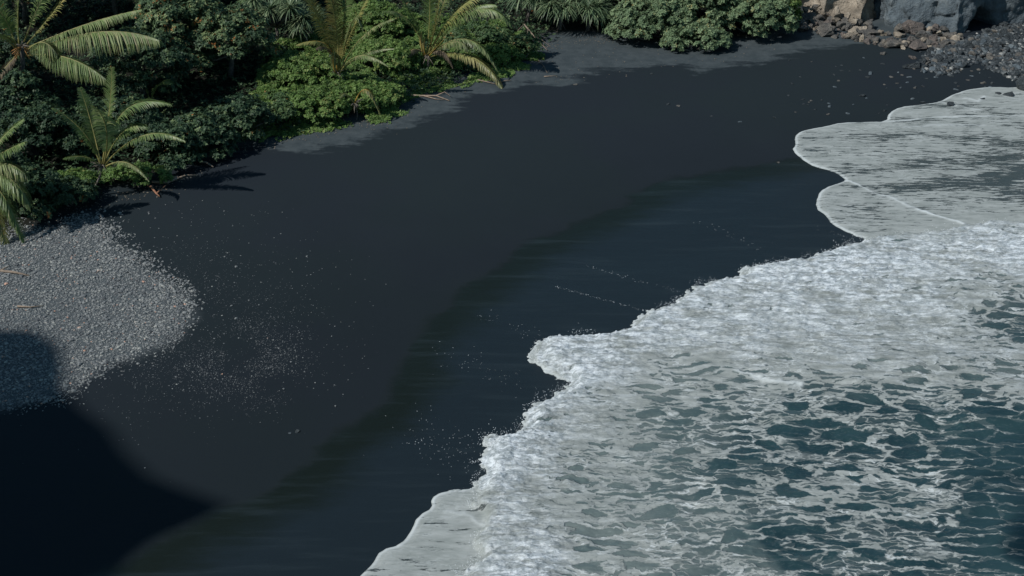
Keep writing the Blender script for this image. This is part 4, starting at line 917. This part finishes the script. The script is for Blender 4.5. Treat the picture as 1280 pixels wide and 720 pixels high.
wood('reddish broken branch at the sand edge below the shaded young palm', [(184, 235, .1), (190, 240, .2), (196, 246, .1), (200, 248)], .09, 'red_wood', branches=[([(196, 246, .1), (208, 240, .3)], .05)])
wood('grey driftwood log half hidden in the shade right of the shaded young palm', [(190, 231), (210, 230), (232, 221), (246, 221)], .09)
wood('long bleached driftwood log on the gravel at the left edge', [(-25, 340), (0, 341), (20, 343), (37, 347)], .10, branches=[([(0, 341), (14, 337, .15)], .05)])
wood('thin bleached stick on the gravel below the long log', [(22, 384), (38, 385), (55, 383)], .05)
wood('dark root stump at the sand edge below the left bright shrubs', [(540, 96, .1), (548, 103, .15), (553, 108)], .09, 'bark', branches=[([(548, 103, .1), (538, 107)], .06), ([(548, 103, .1), (556, 100, .2)], .05)])
wood('pale driftwood piece at the end of the shaded sand left of the dark shrub', [(250, 206, .1), (258, 207, .15), (267, 210)], .09)
for (u, v, s_, lab) in ((566, 92, .55, 'dark grey boulder at the foot of the small bright shrub'), (556, 100, .4, 'flat grey stone left of the dark boulder near the driftwood'), (468, 14, 1.6, 'tall pale grey rock showing between the two young palms at the top edge')):
    rock('boulder', lab, 'rock', u, v, s_, M['basalt' if s_ < 1 else 'boulder'], 60 + int(u), sc=(1, 1, 1.6 if s_ > 1 else .8))

# leaf litter and debris along the jungle edge
ed = GP([(40, 300), (90, 262), (118, 246), (190, 236), (205, 226), (240, 205), (300, 184), (372, 165), (430, 154), (480, 148), (500, 122), (560, 100), (640, 84), (668, 64), (690, 50), (760, 48)])
seg = np.diff(ed, axis=0); sl = np.linalg.norm(seg, axis=1); k = rng.choice(len(seg), 1300, p=sl / sl.sum())
lp = ed[k] + seg[k] * rng.random(1300)[:, None] + np.column_stack([rng.normal(.2, .6, 1300), rng.normal(-.3, .6, 1300)])
ex = scatter_px([(650, 50), (760, 50), (1000, 50), (900, 80), (700, 105), (600, 110), (480, 165), (320, 178), (480, 150)], 260, .5); lp = np.vstack([lp, ex])
me = blobs('leaf_litter', np.column_stack([lp, ground_z(lp[:, 0], lp[:, 1]) + .015]), rng.uniform(.015, .055, len(lp)), np.clip(rng.normal(.5, .25, len(lp)), 0, 1), M['pebble'], .25)
me.materials[0] = M['deadleaf']
tag(link('leaf_litter', me), 'fallen leaves and twigs strewn along the jungle edge', None, None, 'stuff')
# low creepers spilling onto the sand
vq = scatter_px([(305, 178), (345, 172), (372, 166), (440, 154), (486, 148), (508, 125), (540, 114), (600, 98), (665, 82), (680, 66), (640, 50), (560, 50), (500, 50), (440, 70), (360, 85), (320, 130)], 26000, .35)
vh = np.clip(sdf(vq[:, 0], vq[:, 1], JUNGLE) * .30 + .3, .05, 1.1) * n2(vq[:, 0] * 1.5, vq[:, 1] * 1.5, 4)
ok = n2(vq[:, 0] * .8, vq[:, 1] * .8, 14) > .3; vq = vq[ok]; vh = vh[ok]
me = leaves('beach_creeper', np.column_stack([vq, ground_z(vq[:, 0], vq[:, 1]) + vh]), rng.normal(0, .35, (len(vq), 3)) + [0, -.2, 1], np.full(len(vq), .17), np.clip(rng.normal(.6, .2, len(vq)), 0, .95), M['shrub'], .55, None, 5)
tag(link('beach_creeper', me), 'bright green creeper spilling over the sand edge', None, None, 'stuff')
# vines creeping on the bank under the trees
vp = scatter_px([(0, 250), (120, 235), (200, 225), (300, 180), (480, 140), (640, 75), (690, 45), (1000, 20), (900, -60), (0, -60)], 26000, 0)
me = leaves('ground_cover', np.column_stack([vp, ground_z(vp[:, 0], vp[:, 1]) + rng.uniform(.05, .5, len(vp))]), rng.normal(0, .3, (len(vp), 3)) + [0, 0, 1], np.full(len(vp), .26), np.clip(rng.normal(.4, .2, len(vp)), 0, .95), M['dark'], .5, None, 4)
tag(link('ground_cover', me), 'tangled creepers covering the bank under the trees', None, None, 'stuff')
